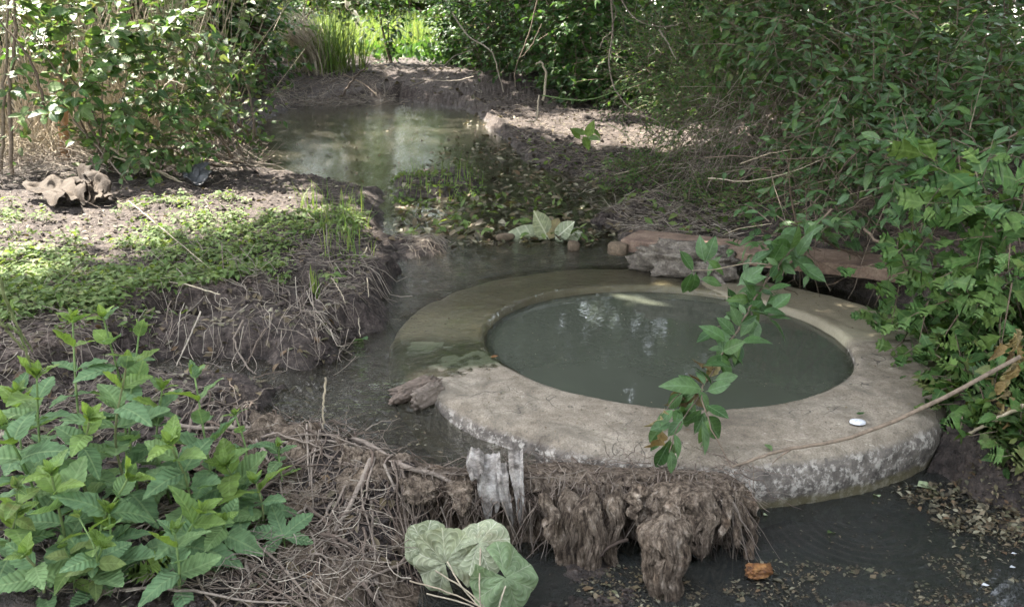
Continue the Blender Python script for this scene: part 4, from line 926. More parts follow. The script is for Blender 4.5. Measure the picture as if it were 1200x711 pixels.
shrub('leafy_shrub', 'mid-green shrub filling the gaps behind the glossy shrub at the right edge', 'shrub', (2.2, 4.0, .3),
      [ms(D(1060, 160, 3.7), (.6, .3, .4), 520, 7, .2, .045, clump=.2), ms(D(1180, 200, 3.2), (.35, .3, .4), 320, 7, .18, .045, clump=.2), ms(D(1040, 20, 4.2), (.8, .4, .35), 450, 7, .22, .05)], 'shrub', OVATE, 90, stems=6)
shrub('hawthorn', 'hawthorn with lobed bright green leaves at the right edge beside the ring', 'hawthorn', (1.75, 2.4, .1),
      [ms(D(1165, 235, 2.0), (.13, .14, .06), 22, 5, .11, .075, up=.35, spread=.7), ms(D(1070, 310, 2.15), (.10, .12, .05), 16, 4, .10, .062, up=.35), ms(D(1150, 345, 2.0), (.12, .14, .08), 34, 4, .10, .055, up=.35), ms(D(1075, 385, 2.2), (.10, .10, .05), 36, 5, .08, .042), ms(D(1160, 425, 1.95), (.10, .12, .07), 50, 5, .09, .042), ms(D(1190, 300, 1.9), (.08, .1, .12), 30, 5, .1, .05), ms(D(1120, 400, 2.05), (.09, .08, .05), 26, 4, .09, .05, up=.35)], 'hawth', HAWTH, 260, stems=5)
shrub('nettle_clump', 'dark toothed leaves in the shade right of the ring foot', 'nettle', (1.3, 1.85, -.05),
      [ms(D(1175, 520, 1.75), (.07, .12, .05), 26, 5, .07, .05), ms(D(1180, 450, 1.85), (.10, .12, .07), 50, 5, .09, .04), ms(D(1140, 420, 2.2), (.08, .1, .05), 30, 5, .08, .035), ms((1.04, 1.76, .0), (.06, .12, .07), 44, 5, .08, .042), ms((1.20, 2.05, .10), (.09, .2, .12), 90, 5, .1, .042), ms((1.14, 1.52, .0), (.12, .1, .08), 60, 5, .09, .045), ms((.98, 1.80, .06), (.04, .1, .06), 26, 5, .07, .042), ms((1.08, 1.66, -.04), (.08, .08, .04), 40, 5, .07, .04)], 'shrub', OVATE + LOBED, 90, stems=4)
# tangle of dry stems lying through the thicket
mb = MB(); n = 620
u = rng.uniform(0, 1, n); cu = 760 + 210 * rng.random(n) + 60 * rng.random(n); cv = 255 - 200 * (cu - 760) / 260 + rng.normal(0, 45, n); Yc = 4.1 + rng.random(n) * .5 - (cu - 760) / 260 * .25
P0 = np.array([D(a, min(b, 270), c) for a, b, c in zip(cu, cv, Yc)]); L = rng.uniform(.12, .55, n)
d = np.stack([rng.normal(.5, .5, n), rng.normal(0, .4, n), rng.normal(.5, .7, n)], -1); d = nrm(d); t_ = np.linspace(-.5, .5, 7)[None, :, None]
P = P0[:, None] + d[:, None] * t_ * L[:, None, None]; P[..., 2] -= (t_[..., 0] ** 2) * L[:, None] * rng.uniform(0, 1.2, (n, 1)); P += np.cumsum(rng.normal(0, .004, P.shape), 1)
tubes(mb, P, rng.uniform(.001, .0028, n), 3); stuff(mb, 'dead_stems', M['straw'], 'tangle of dead brown stems lying through the thicket on the right bank', 'dead stems')
# dark twigs in the hollow behind the slab
mb = MB(); n = 260; P0 = np.array([D(a, b, c) for a, b, c in zip(rng.uniform(900, 1190, n), rng.uniform(150, 350, n), rng.uniform(2.6, 3.3, n))]); d = nrm(rng.normal(0, 1, (n, 3))); L = rng.uniform(.1, .5, n)
P = P0[:, None] + d[:, None] * t_ * L[:, None, None] + np.cumsum(rng.normal(0, .006, (n, 7, 3)), 1); tubes(mb, P, rng.uniform(.001, .003, n), 3)
stuff(mb, 'shaded_twigs', M['twig'], 'dark bare twigs in the shaded hollow behind the slab', 'twigs')

def stick(name, label, cat, pts, r, mat='twig', n=20, jit=.001, taper=.4, sides=6, parent=None, group=None, rr=None):
    P = smooth_line([D(*q) for q in pts], n, jit); mb = MB(); tubes(mb, P, r if rr is None else np.asarray(rr)[None], sides, taper=taper)
    o = mb.build(name, M[mat], parent, None if parent else tuple(P[0]))
    if parent is None: tag(o, label, cat, group)
    return o
t = thing('long_stick', 'long bare stick slanting over the front right of the ring', 'stick', tuple(D(1195, 418, 1.62)))
stick('shaft', '', '', [(858, 547, 1.50), (895, 534, 1.50), (927, 526, 1.50), (997, 512, 1.50), (1087, 475, 1.53), (1195, 418, 1.62)], .0026, 'twig', 26, .0006, 1.7, 7, t)
stick('side_twig', '', '', [(927, 526, 1.50), (916, 533, 1.49), (905, 543, 1.49)], .0022, 'twig', 6, .0004, .3, 5, t)
stick('side_twig', '', '', [(882, 538, 1.50), (883, 575, 1.485), (884, 600, 1.48), (890, 632, 1.475)], .0010, 'twig', 9, .0012, .5, 4, t)
stick('twig', 'short pale stick poking out of the leaves at the right edge', 'stick', [(1135, 509, 1.7), (1165, 493, 1.66), (1212, 468, 1.6)], .0035, 'palestem', taper=1.3)
stick('twig', 'gnarled grey branch reaching out of the hawthorn above the slab', 'branch', [(1012, 268, 2.35), (1050, 298, 2.3), (1090, 330, 2.2), (1130, 345, 2.1), (1210, 362, 1.95)], .004, 'twig', 22, .003, 2.0)
stick('twig', 'thin upright twig hanging in front of the hollow above the slab', 'twig', [(1074, 222, 2.5), (1070, 262, 2.5), (1069, 300, 2.5)], .0022, 'twig')
stick('twig', 'thick bare branch crossing the glossy shrub towards the right edge', 'branch', [(1110, 190, 2.6), (1150, 178, 2.5), (1205, 150, 2.4)], .006, 'twig')
stick('twig', 'slender bare branch rising from the hawthorn at the right edge', 'branch', [(1160, 340, 2.0), (1180, 290, 2.0), (1197, 240, 1.95), (1205, 200, 1.9)], .0035, 'twig')
stick('twig', 'long thin pale twig lying over the thicket left of the glossy shrub', 'twig', [(868, 192, 3.4), (900, 181, 3.3), (940, 172, 3.2), (975, 160, 3.1)], .0022, 'palestem')
stick('twig', 'thin twig arching from the thicket down to the basin branch', 'twig', [(830, 209, 3.4), (880, 212, 3.2), (930, 200, 3.0), (975, 182, 2.9)], .0022, 'palestem')

# dry curled strands at the right edge
t = thing('withered_leaves', 'brown withered leaves hanging in a twisted strand at the right edge', 'dead leaves', tuple(D(1190, 420, 1.7)))
for i in range(26):
    f = i / 25; p = D(1190 + rng.normal(0, 5) - 14 * f, 385 + 110 * f, 1.66 + .02 * rng.normal())
    T = blade(.5, 9, .4, .8, fold=rng.uniform(.6, 1.2), curl=-rng.uniform(.3, .9), petiole=.1, wave=.5)
    R = frames(np.array([rng.normal(0, .5), rng.normal(0, .5), -1]), np.array([rng.normal(), -1, 0]), rng.uniform(.025, .045))[0]
    put('leaf', MB().add(*T).mesh('leaf', M['deadleaf']), t, R, p)

# ------------------------------------------------------------------ the leafy branch over the basin
def hand_leaf(root, mesh, ub, vb, ut, vt, Y, dY=0.0, roll=0.0, wide=1.0):
    a = D(ub, vb, Y); b = D(ut, vt, Y + dY); d = b - a; L = np.linalg.norm(d)
    R = frames(d, np.array([.15, -.75, .7]), L, roll)[0]; R = R @ np.diag([wide, 1, 1]); put('leaf', mesh, root, R, a)
t = thing('hanging_branch', 'leafy glossy branch hanging down over the murky basin to the front of the ring', 'branch', tuple(D(914, 300, 2.3)))
stick('stem', '', '', [(975, 245, 2.45), (940, 280, 2.4), (914, 309, 2.3), (900, 327, 2.22), (885, 350, 2.12), (875, 367, 2.05), (863, 389, 1.97), (848, 410, 1.90), (838, 432, 1.84), (822, 455, 1.71), (827, 483, 1.60), (838, 510, 1.53), (857, 547, 1.48)], .0032, 'twig', 40, .001, .35, 6, t)
stick('twig', '', '', [(912, 312, 2.3), (880, 308, 2.25), (845, 314, 2.2), (811, 317, 2.15)], .0022, 'palestem', 12, .001, .5, 5, t)
stick('twig', '', '', [(864, 349, 2.1), (840, 346, 2.1), (815, 342, 2.1)], .0010, 'palestem', 8, .0005, .5, 4, t)
stick('twig', '', '', [(872, 367, 2.05), (855, 375, 2.0), (838, 384, 1.98), (825, 392, 1.96)], .0014, 'twig', 8, .0008, .5, 4, t)
stick('twig', '', '', [(821, 462, 1.69), (805, 485, 1.60), (792, 505, 1.52), (784, 530, 1.45)], .0016, 'twig', 8, .001, .5, 4, t)
stick('twig', '', '', [(821, 462, 1.69), (800, 458, 1.68), (786, 472, 1.62), (774, 498, 1.54)], .0016, 'twig', 8, .001, .5, 4, t)
PM = [MB().add(*T).mesh('leaf', M['privet']) for T in PRIVET]
HL = [(827, 306, 839, 277), (825, 305, 821, 288), (829, 305, 845, 313), (797, 294, 809, 314), (811, 320, 803, 340), (815, 320, 812, 345), (822, 327, 850, 330), (853, 338, 856, 347), (866, 333, 893, 312), (880, 308, 896, 296), (868, 333, 889, 322),
      (905, 307, 917, 285), (905, 298, 915, 312), (925, 293, 942, 270), (935, 300, 944, 280), (936, 310, 966, 331), (933, 305, 968, 322), (905, 283, 943, 282), (915, 281, 927, 268), (927, 292, 912, 287), (945, 301, 951, 318),
      (893, 342, 878, 352), (889, 346, 893, 360), (900, 340, 914, 338), (880, 350, 856, 352), (885, 352, 880, 335), (903, 345, 905, 370), (905, 362, 914, 355), (900, 372, 922, 371), (901, 374, 927, 394), (895, 365, 912, 362),
      (883, 372, 868, 395), (885, 374, 884, 398), (869, 402, 905, 393), (862, 398, 849, 421), (866, 401, 864, 420), (857, 395, 828, 390), (855, 401, 834, 417), (850, 399, 843, 392), (838, 386, 826, 395), (861, 392, 850, 380), (857, 410, 851, 404),
      (843, 425, 860, 441), (845, 420, 852, 440), (838, 445, 865, 440), (833, 450, 825, 435), (822, 456, 791, 443), (818, 455, 795, 440), (829, 458, 847, 452), (815, 460, 790, 470), (800, 462, 781, 476), (782, 522, 772, 540), (786, 528, 788, 547), (777, 505, 764, 528), (790, 508, 800, 528), (826, 488, 838, 508), (823, 492, 830, 532), (812, 470, 806, 492), (822, 480, 808, 497), (826, 483, 815, 505), (829, 475, 847, 484), (827, 490, 832, 530), (829, 492, 822, 520),
      (800, 490, 792, 500), (785, 515, 776, 545), (790, 518, 789, 545), (775, 500, 758, 520), (786, 495, 766, 503), (788, 480, 776, 492), (812, 482, 800, 492), (856, 430, 846, 425), (870, 405, 861, 425), (900, 355, 915, 350), (880, 360, 865, 355), (845, 300, 829, 312)]
for i, (a, b, c, d) in enumerate(HL):
    f = np.interp(b, [270, 309, 389, 430, 455, 500, 547], [2.36, 2.28, 1.97, 1.82, 1.70, 1.54, 1.44])
    Q = np.hypot(c - a, d - b); k = 1.0
    if Q < 27: k = 27 / Q
    hand_leaf(t, PM[i % 4], a, b, a + (c - a) * k, b + (d - b) * k, f + rng.normal(0, .015), rng.normal(0, .018), rng.normal(0, .45), rng.uniform(1.0, 1.35))
for i in range(56):    # the leaves in between
    q = rng.random() * 12; k = int(q); PX = [(975, 245, 2.45), (940, 280, 2.4), (925, 295, 2.34), (914, 309, 2.3), (900, 327, 2.22), (885, 350, 2.12), (875, 367, 2.05), (863, 389, 1.97), (848, 410, 1.90), (838, 432, 1.84), (822, 455, 1.70), (800, 470, 1.62), (785, 505, 1.52), (780, 528, 1.46)]
    A = np.array(PX[k]) + (np.array(PX[k + 1]) - np.array(PX[k])) * (q - k); an = rng.uniform(0, 6.28); Q = rng.uniform(17, 29) / A[2] * 2
    hand_leaf(t, PM[i % 4], A[0], A[1], A[0] + Q * math.cos(an), A[1] + Q * .8 * math.sin(an), A[2] + rng.normal(0, .02), rng.normal(0, .03), rng.normal(0, .6), 1.1)
DM = [MB().add(*blade(.6, 9, .4, .8, fold=.9, curl=-.7, petiole=.1, wave=.5)).mesh('leaf', M['deadleaf']) for _ in range(2)]
for (a, b, c, d, Y) in [(840, 425, 832, 440, 1.84), (835, 425, 820, 432, 1.84), (808, 460, 795, 478, 1.7), (800, 452, 790, 470, 1.7), (778, 480, 771, 500, 1.56), (812, 462, 826, 474, 1.72), (776, 505, 768, 524, 1.50), (830, 440, 818, 447, 1.8)]:
    a_ = D(a, b, Y); e_ = D(c, d, Y - .01); R = frames(e_ - a_, np.array([.3, -.8, .5]), np.linalg.norm(e_ - a_) * 1.3, rng.normal())[0]; put('dead_leaf', DM[int(a) % 2], t, R, a_)

# ------------------------------------------------------------------ mint in the left foreground
def mint(top, base, Yt, Yb, nodes=6, size=.075, label='', cat='mint plant', group=None, tmpl=None, mk='mint', cup=True, name='mint_plant', young=.5, sr=.0028):
    tmpl = tmpl or MINT
    T = D(top[0], top[1], Yt); B = D(base[0], base[1], Yb); B[2] = max(min(B[2], .03), -.09)
    mid = (T + B) / 2 + np.array([rng.normal(0, .02), rng.normal(0, .015), .02])
    P = smooth_line([B, mid, T], 14); L = np.linalg.norm(T - B)
    root = thing(name, label, cat, tuple(B), group); mb = MB(); tubes(mb, P, sr, 6, taper=.6); mb.build('stem', M['greenstem'], root)
    key = id(tmpl)
    ms_ = MCACHE.setdefault((key, mk), [MB().add(*t_).mesh('leaf', M[mk]) for t_ in tmpl]); my = MCACHE.setdefault((key, 'y'), [MB().add(*t_).mesh('leaf', M['mint_top'] if mk == 'mint' else M[mk]) for t_ in tmpl])
    az0 = rng.uniform(0, 3.14)
    for k in range(nodes):
        f = .16 + .82 * k / (nodes - 1) if nodes > 1 else 1; i = f * 13; j = int(min(i, 12)); p = P[j] + (P[j + 1] - P[j]) * (i - j); ax = nrm(P[min(j + 1, 13)] - P[j])
        e1 = nrm(np.cross(ax, [0.3, 1, 0])); e2 = np.cross(ax, e1); az = az0 + k * 1.57 + rng.normal(0, .2)
        sz = size * np.interp(f, [.2, .5, .8, 1], [.8, 1.05, .85, .5]) * rng.uniform(.85, 1.15); el = np.interp(f, [.2, .6, 1], [.0, .25, .9])
        for s in (1, -1):
            dd = (e1 * math.cos(az) + e2 * math.sin(az)) * s; dd = dd * math.cos(el) + ax * math.sin(el) + rng.normal(0, .12, 3)
            R = frames(dd, ax * 1.0 + np.array([0, -.1, .2]), sz * rng.uniform(.85, 1.1), rng.normal(0, .15))[0]
            put('leaf', (my if f > .8 and rng.random() < young + .2 else ms_)[rng.integers(0, len(tmpl))], root, R, p)
    if cup:
        ax = nrm(P[-1] - P[-3])
        for s in range(4):
            a = s * 1.57 + az0; e1 = nrm(np.cross(ax, [0.3, 1, 0])); e2 = np.cross(ax, e1)
            dd = (e1 * math.cos(a) + e2 * math.sin(a)) * .5 + ax; R = frames(dd, ax - dd * .2 + .01, size * .33)[0]; put('leaf', my[s % len(my)], root, R, P[-1])
    return root
MCACHE = {}
MG = 'mint plants in the left foreground'
for top, base, Yt, Yb, nn, sz, lab in [
    ((85, 375), (108, 600), 1.50, 1.42, 5, .066, 'tall mint plant whose tip stands left of the two other highest tips'),
    ((121, 372), (150, 610), 1.46, 1.42, 5, .070, 'tall mint plant with a pointed upright tip, middle one of the three highest'),
    ((163, 390), (170, 620), 1.48, 1.42, 5, .072, 'mint plant with a yellow-green cupped leaf near its tip, right one of the three highest'),
    ((148, 428), (178, 640), 1.34, 1.36, 6, .075, 'mint plant below the highest tips with broad leaves to both sides'),
    ((43, 440), (75, 640), 1.38, 1.36, 5, .075, 'mint plant ending in one round bud-like folded leaf at the left'),
    ((5, 500), (60, 650), 1.25, 1.30, 5, .080, 'mint plant cut by the left edge of the photo with long leaves'),
    ((228, 440), (262, 640), 1.42, 1.40, 5, .070, 'mint plant with a folded bright tip standing before the dark undercut bank'),
    ((105, 490), (140, 680), 1.28, 1.30, 6, .072, 'mint plant with bright yellow-green upright leaves amid the clump'),
    ((276, 486), (280, 600), 1.50, 1.46, 3, .042, 'small mint plant with a cross of four leaves before the water channel'),
    ((327, 522), (338, 600), 1.50, 1.47, 3, .040, 'small bright mint shoot on the root mat right of the clump'),
    ((265, 545), (285, 680), 1.36, 1.36, 4, .085, 'mint plant with the broadest wrinkled leaves at the right of the clump'),
    ((200, 520), (215, 700), 1.28, 1.28, 5, .078, 'mint plant leaning right in the middle of the clump'),
    ((60, 555), (95, 720), 1.18, 1.22, 5, .075, 'mint plant with pale leaves low at the left'),
    ((150, 560), (165, 720), 1.20, 1.22, 5, .070, 'mint plant hidden low in the centre of the clump'),
    ((20, 600), (30, 730), 1.16, 1.2, 4, .06, 'mint plant in the lower left corner'),
    ((235, 600), (240, 720), 1.22, 1.24, 4, .065, 'shaded low mint plant under the broad wrinkled leaves'),
    ((190, 455), (215, 640), 1.44, 1.42, 5, .066, 'mint plant with pale leaves between the highest tips and the dark bank'),
    ((30, 650), (45, 740), 1.10, 1.15, 3, .055, 'short mint shoot at the bottom edge near the lower left corner'),
    ((120, 640), (125, 740), 1.12, 1.16, 3, .055, 'short mint shoot at the bottom edge under the round-leaved herbs'),
    ((205, 625), (210, 730), 1.16, 1.18, 4, .060, 'short mint shoot beside the bright cut-leaved sprout'),
    ((262, 610), (262, 710), 1.24, 1.26, 3, .060, 'short mint shoot at the lower right of the clump'),
    ((300, 565), (306, 680), 1.34, 1.36, 4, .062, 'mint plant at the right end of the clump above the five-fingered leaf'),
    ((128, 600), (135, 720), 1.18, 1.2, 4, .068, 'mint plant with broad pale leaves low between the tall stems'),
    ((20, 460), (40, 640), 1.5, 1.44, 5, .07, 'mint plant behind the round folded leaf at the left edge')]:
    mint(top, base, Yt, Yb, nn + 2, sz * 1.05, lab, group=MG)
for top, base, lab in [((75, 640), (85, 720), 'low plant with small round paired leaves in the lower left'), ((92, 605), (110, 690), 'low plant with small round leaves before the mint stems'), ((20, 570), (15, 700), 'round-leaved plant cut by the left edge')]:
    mint(top, base, 1.13, 1.15, 5, .040, lab, 'herb', None, OVATE, 'cover', True, 'round_leaved_herb', .5, .0018)
# palmate plant, lobed sprouts
def fan_plant(name, label, cat, tip, base, Y, tmpl, size, mat, nlv=1, up=(.1, -.55, .85)):
    Bp = D(*base, Y + .02); root = thing(name, label, cat, tuple(Bp))
    for k in range(nlv):
        T = D(tip[0] + rng.normal(0, 6) * (k > 0), tip[1] + rng.normal(0, 5) * (k > 0), Y); mb = MB(); tubes(mb, smooth_line([Bp, (Bp + T) / 2 + rng.normal(0, .005, 3), T], 8), .0016, 5, taper=.7); mb.build('stalk', M['greenstem'], root)
        T_ = tmpl[k % len(tmpl)]; R = frames(np.array([rng.normal(0, .6), .3 * rng.normal(), rng.normal(0, .3)]) if nlv > 1 else np.array([-.15, .3, .25]), np.array(up) + rng.normal(0, .2, 3) * (nlv > 1), size * (1 if nlv == 1 else rng.uniform(.7, 1)))[0]
        put('leaf', MB().add(*T_).mesh('leaf', M[mat]), root, R, T)
fan_plant('five_leaved_plant', 'dark green plant with one leaf of five toothed fingers right of the mint', 'herb', (332, 628), (345, 700), 1.30, PALM5, .068, 'mint')
fan_plant('lobed_sprout', 'bright yellow-green deeply cut sprout under the mint', 'sprout', (172, 668), (190, 712), 1.18, LOBED, .034, 'mint_top', 3)
fan_plant('lobed_sprout', 'tiny bright green sprout left of the wilted round leaves', 'sprout', (421, 690), (424, 700), 1.26, LOBED, .020, 'mint_top', 3)
fan_plant('lobed_sprout', 'small fresh sprout below the five-fingered leaf', 'sprout', (382, 655), (385, 672), 1.34, TRIF, .024, 'mint_top', 3)
fan_plant('lobed_sprout', 'small toothed seedling low between mint and root mat', 'sprout', (358, 690), (360, 712), 1.26, TRIF, .022, 'mint', 3)
fan_plant('lobed_sprout', 'bright leafy sprout at the foot of the leaning bramble', 'sprout', (183, 217), (183, 226), 4.3, OVATE, .07, 'mint_top', 5)
fan_plant('lobed_sprout', 'bright pale sprout among the brown debris on the right bank of the stream', 'sprout', (684, 160), (684, 172), 5.0, OVATE, .09, 'mint_top', 7)
stick('creeping_stem', 'thick pale green stem lying along the bottom left under the mint', 'stem', [(-20, 690, 1.16), (60, 694, 1.16), (140, 690, 1.17), (205, 688, 1.19)], .0042, 'greenstem')
for q, lab in (([(-5, 315, 1.3), (15, 370, 1.33), (38, 412, 1.36)], 'thick green stalk leaning in at the left edge'), ([(-5, 372, 1.3), (20, 400, 1.33), (40, 425, 1.36)], 'lower green stalk leaning in at the left edge'), ([(8, 380, 1.32), (25, 395, 1.34), (36, 430, 1.36)], 'thin dark green stalk between the two leaning stalks')):
    stick('green_stalk', lab, 'stalk', q, .003, 'greenstem')
stick('reed_stalk', 'pale straight reed standing upright in the water channel', 'reed', [(381, 442, 1.66), (379, 475, 1.66), (378, 506, 1.66)], .0022, 'palestem', taper=.9)
# wilted round leaves
def round_leaf(root, cu, cv, Y, rad, nrmv, d, seed, mat='colts', fold=.15):
    nr, na = 16, 90; a = np.linspace(-2.85, 2.85, na)[None]; r = np.linspace(0.02, 1, nr)[:, None]
    R = 1 + .015 * np.sin(a * 9) + .03 * fbm(a * 9, seed, 0, 3) + .14 * fbm(a * 1.5, seed, 0, 2) - .12 * np.cos(a) * 0
    x = np.sin(a) * r * R; y = np.cos(a) * r * R
    z = r ** 2 * (.22 * fbm(a * 1.2 + seed, 0, 0, 2) + .10 * np.sin(a * 3 + seed)) + .05 * r * np.cos(a * 9) - fold * np.abs(x) ** 1.3 - .30 * r ** 2 * np.clip(fbm(a * .9, seed + 4, 0, 2) + .2, 0, 1) + .09 * fbm(x * 3.5, y * 3.5, seed, 4)
    V = np.stack([x, y, z], -1).reshape(-1, 3) * rad; A = np.stack([np.cos(a * 4.5) + 0 * r, r + 0 * a, 0 * a * r], -1).reshape(-1, 3); A[:, 0] = np.sign(A[:, 0]) * np.abs(A[:, 0]) * 1.2
    me = MB().add(V, grid_faces(nr, na), A).mesh('leaf', M[mat]); Rm = frames(np.array(d, float), np.array(nrmv, float), 1.0)[0]; put('leaf', me, root, Rm, D(cu, cv, Y))
t = thing('wilted_butterbur', 'wilted plant with large pale round leaves lying against the dam', 'plant', tuple(D(560, 705, 1.2)))
round_leaf(t, 522, 660, 1.24, .058, (-.35, -.65, .65), (-.45, .2, .9), 1.0, fold=.3)
round_leaf(t, 560, 636, 1.25, .050, (.3, -.25, .95), (.75, .4, .3), 2.3, fold=.35)
round_leaf(t, 592, 676, 1.20, .054, (.25, -.75, .6), (.6, -.1, -.55), 3.7, 'wiltgreen', .3)
round_leaf(t, 497, 640, 1.27, .040, (-.5, -.6, .5), (-.7, .3, .5), 6.4, fold=.4)
for pts in ([(524, 658, 1.235), (540, 685, 1.2), (565, 715, 1.17)], [(563, 642, 1.23), (562, 680, 1.19), (563, 715, 1.17)], [(595, 680, 1.2), (588, 700, 1.18), (584, 716, 1.17)], [(480, 680, 1.2), (520, 692, 1.19), (566, 712, 1.17)], [(500, 695, 1.19), (540, 705, 1.18), (570, 718, 1.17)], [(510, 668, 1.2), (545, 690, 1.19), (572, 715, 1.17)]):
    stick('stalk', '', '', pts, .0014, 'palestem', 10, .0005, .8, 5, t)

# plant with broad yellowing leaves behind the ring, debris in midstream
c0 = G(640, 285, .01)
t = thing('yellowing_plant', 'yellowing broad-leaved plant lying in the stream behind the ring', 'plant', tuple(c0))
for (a, b, c, d, w_) in [(640, 280, 612, 262, 1), (642, 278, 626, 250, 1), (645, 280, 655, 258, 1.3), (648, 282, 678, 270, 1.2), (640, 284, 668, 288, 1.3), (636, 284, 610, 280, 1.2), (650, 280, 672, 262, .9), (645, 286, 660, 296, 1.1), (640, 284, 590, 278, 1)]:
    A = D(a, b, 3.42); e_ = D(c, d, 3.42 + rng.normal(0, .03)); T = OVATE[int(a + c) % 3]; R = frames(e_ - A, np.array([0, -.6, .8]), np.linalg.norm(e_ - A) * 1.1, rng.normal(0, .3))[0] @ np.diag([w_ * 1.2, 1, 1])
    put('leaf', MB().add(*T).mesh('leaf', M['colts' if w_ < 1.25 else 'deadleaf']), t, R, A)

# fallen leaves seen singly
def fallen(u, v, size, ang, mat, lab, z, tmpl=OVATE, tilt=.12, wide=1.0, name='fallen_leaf', cat='leaf'):
    p = G(u, v, z); R = frames(np.array([math.cos(ang), math.sin(ang), .05]), np.array([rng.normal(0, tilt), rng.normal(0, tilt), 1.]), size)[0] @ np.diag([wide, 1, 1])
    T = tmpl[int(u) % len(tmpl)]; o = bpy.data.objects.new(name, MB().add(T[0] @ R.T, T[1], T[2]).mesh(name, M[mat])); COL.objects.link(o); o.location = tuple(p); tag(o, lab, cat)
fallen(1075, 569, .055, 0.0, 'paleleaf', 'large pale leaf lying at the foot of the ring on the right', -.095, wide=1.1)
fallen(897, 520, .022, -1.2, 'mint', 'small green leaf lying on the front of the ring', .012, wide=1.2)
fallen(1004, 485, .020, .3, 'shrub', 'small dark green leaf on the ring above the pale shell', .012)
fallen(1030, 582, .022, 1.6, 'paleleaf', 'pale green leaf floating near the ripples', -.1)
fallen(970, 624, .020, .5, 'cover', 'yellow-green leaf floating in the middle of the lower pool', -.1)
fallen(895, 603, .012, .5, 'paleleaf', 'tiny round pale leaf beside the hanging twig', -.1)
fallen(865, 637, .014, .8, 'cover', 'small yellowish leaf floating by the foot of the dam', -.1)
fallen(430, 398, .05, 2.6, 'mint', 'fresh green leaf floating left of the ring edge', .006, wide=1.3)
fallen(412, 412, .02, 1.0, 'cover', 'small yellow-green leaf floating left of the ring edge', .0)
fallen(575, 418, .020, 0.2, 'rust', 'small orange scrap at the inner rim of the ring', .01)
fallen(590, 88, .1, 0.2, 'paleleaf', 'pale leaf lying on the far mud', .05)
fallen(92, 168, .08, .3, 'paleleaf', 'small pale leaf at the foot of the left bramble', .1)
for (u, v, s) in ((1185, 648, .012), (1183, 664, .013), (1150, 685, .016)):
    fallen(u, v, s, .2, 'white', {1185: 'upper of the two tiny lilac petals at the right edge of the lower pool', 1183: 'lower of the two tiny lilac petals at the right edge of the lower pool', 1150: 'lilac petal floating near the lower right corner'}[u], -.098, DOT, name='petal', cat='petal')
p = G(1005, 495, .008); th = np.linspace(0, 2 * math.pi, 20, endpoint=False)
rr_ = np.array([1.0, .96, .55, .0])[:, None]; zz = np.array([0, .004, .0055, .005])[:, None]
V = np.stack([.017 * rr_ * np.cos(th), .013 * rr_ * np.sin(th), zz + 0 * th], -1).reshape(-1, 3)
o = MB().add(V, grid_faces(4, 20, True)).build('shell', M['white'], loc=None); o.location = tuple(p); tag(o, 'pale oval shell lying on the front right of the ring', 'shell')
o = lump('rotten_fruit', M['rust'], None, tuple(G(890, 668, -.09)), (.024, .014, .010), 5.5, n=1, rough=.5, rot=.2); tag(o, 'orange and black rotten lump at the foot of the dam', 'rotten fruit')
o = lump('driftwood', M['root'], None, (-.22, 1.90, .0), (.075, .022, .018), 9.5, n=1, rough=.6, rot=.75); tag(o, 'grey piece of driftwood lying against the front left of the ring', 'driftwood')
o = lump('driftwood', M['root'], None, (-.19, 1.865, .0), (.055, .014, .022), 4.5, n=1, rough=.6, rot=.95); tag(o, 'smaller twisted wood tucked beside the driftwood at the ring', 'driftwood')

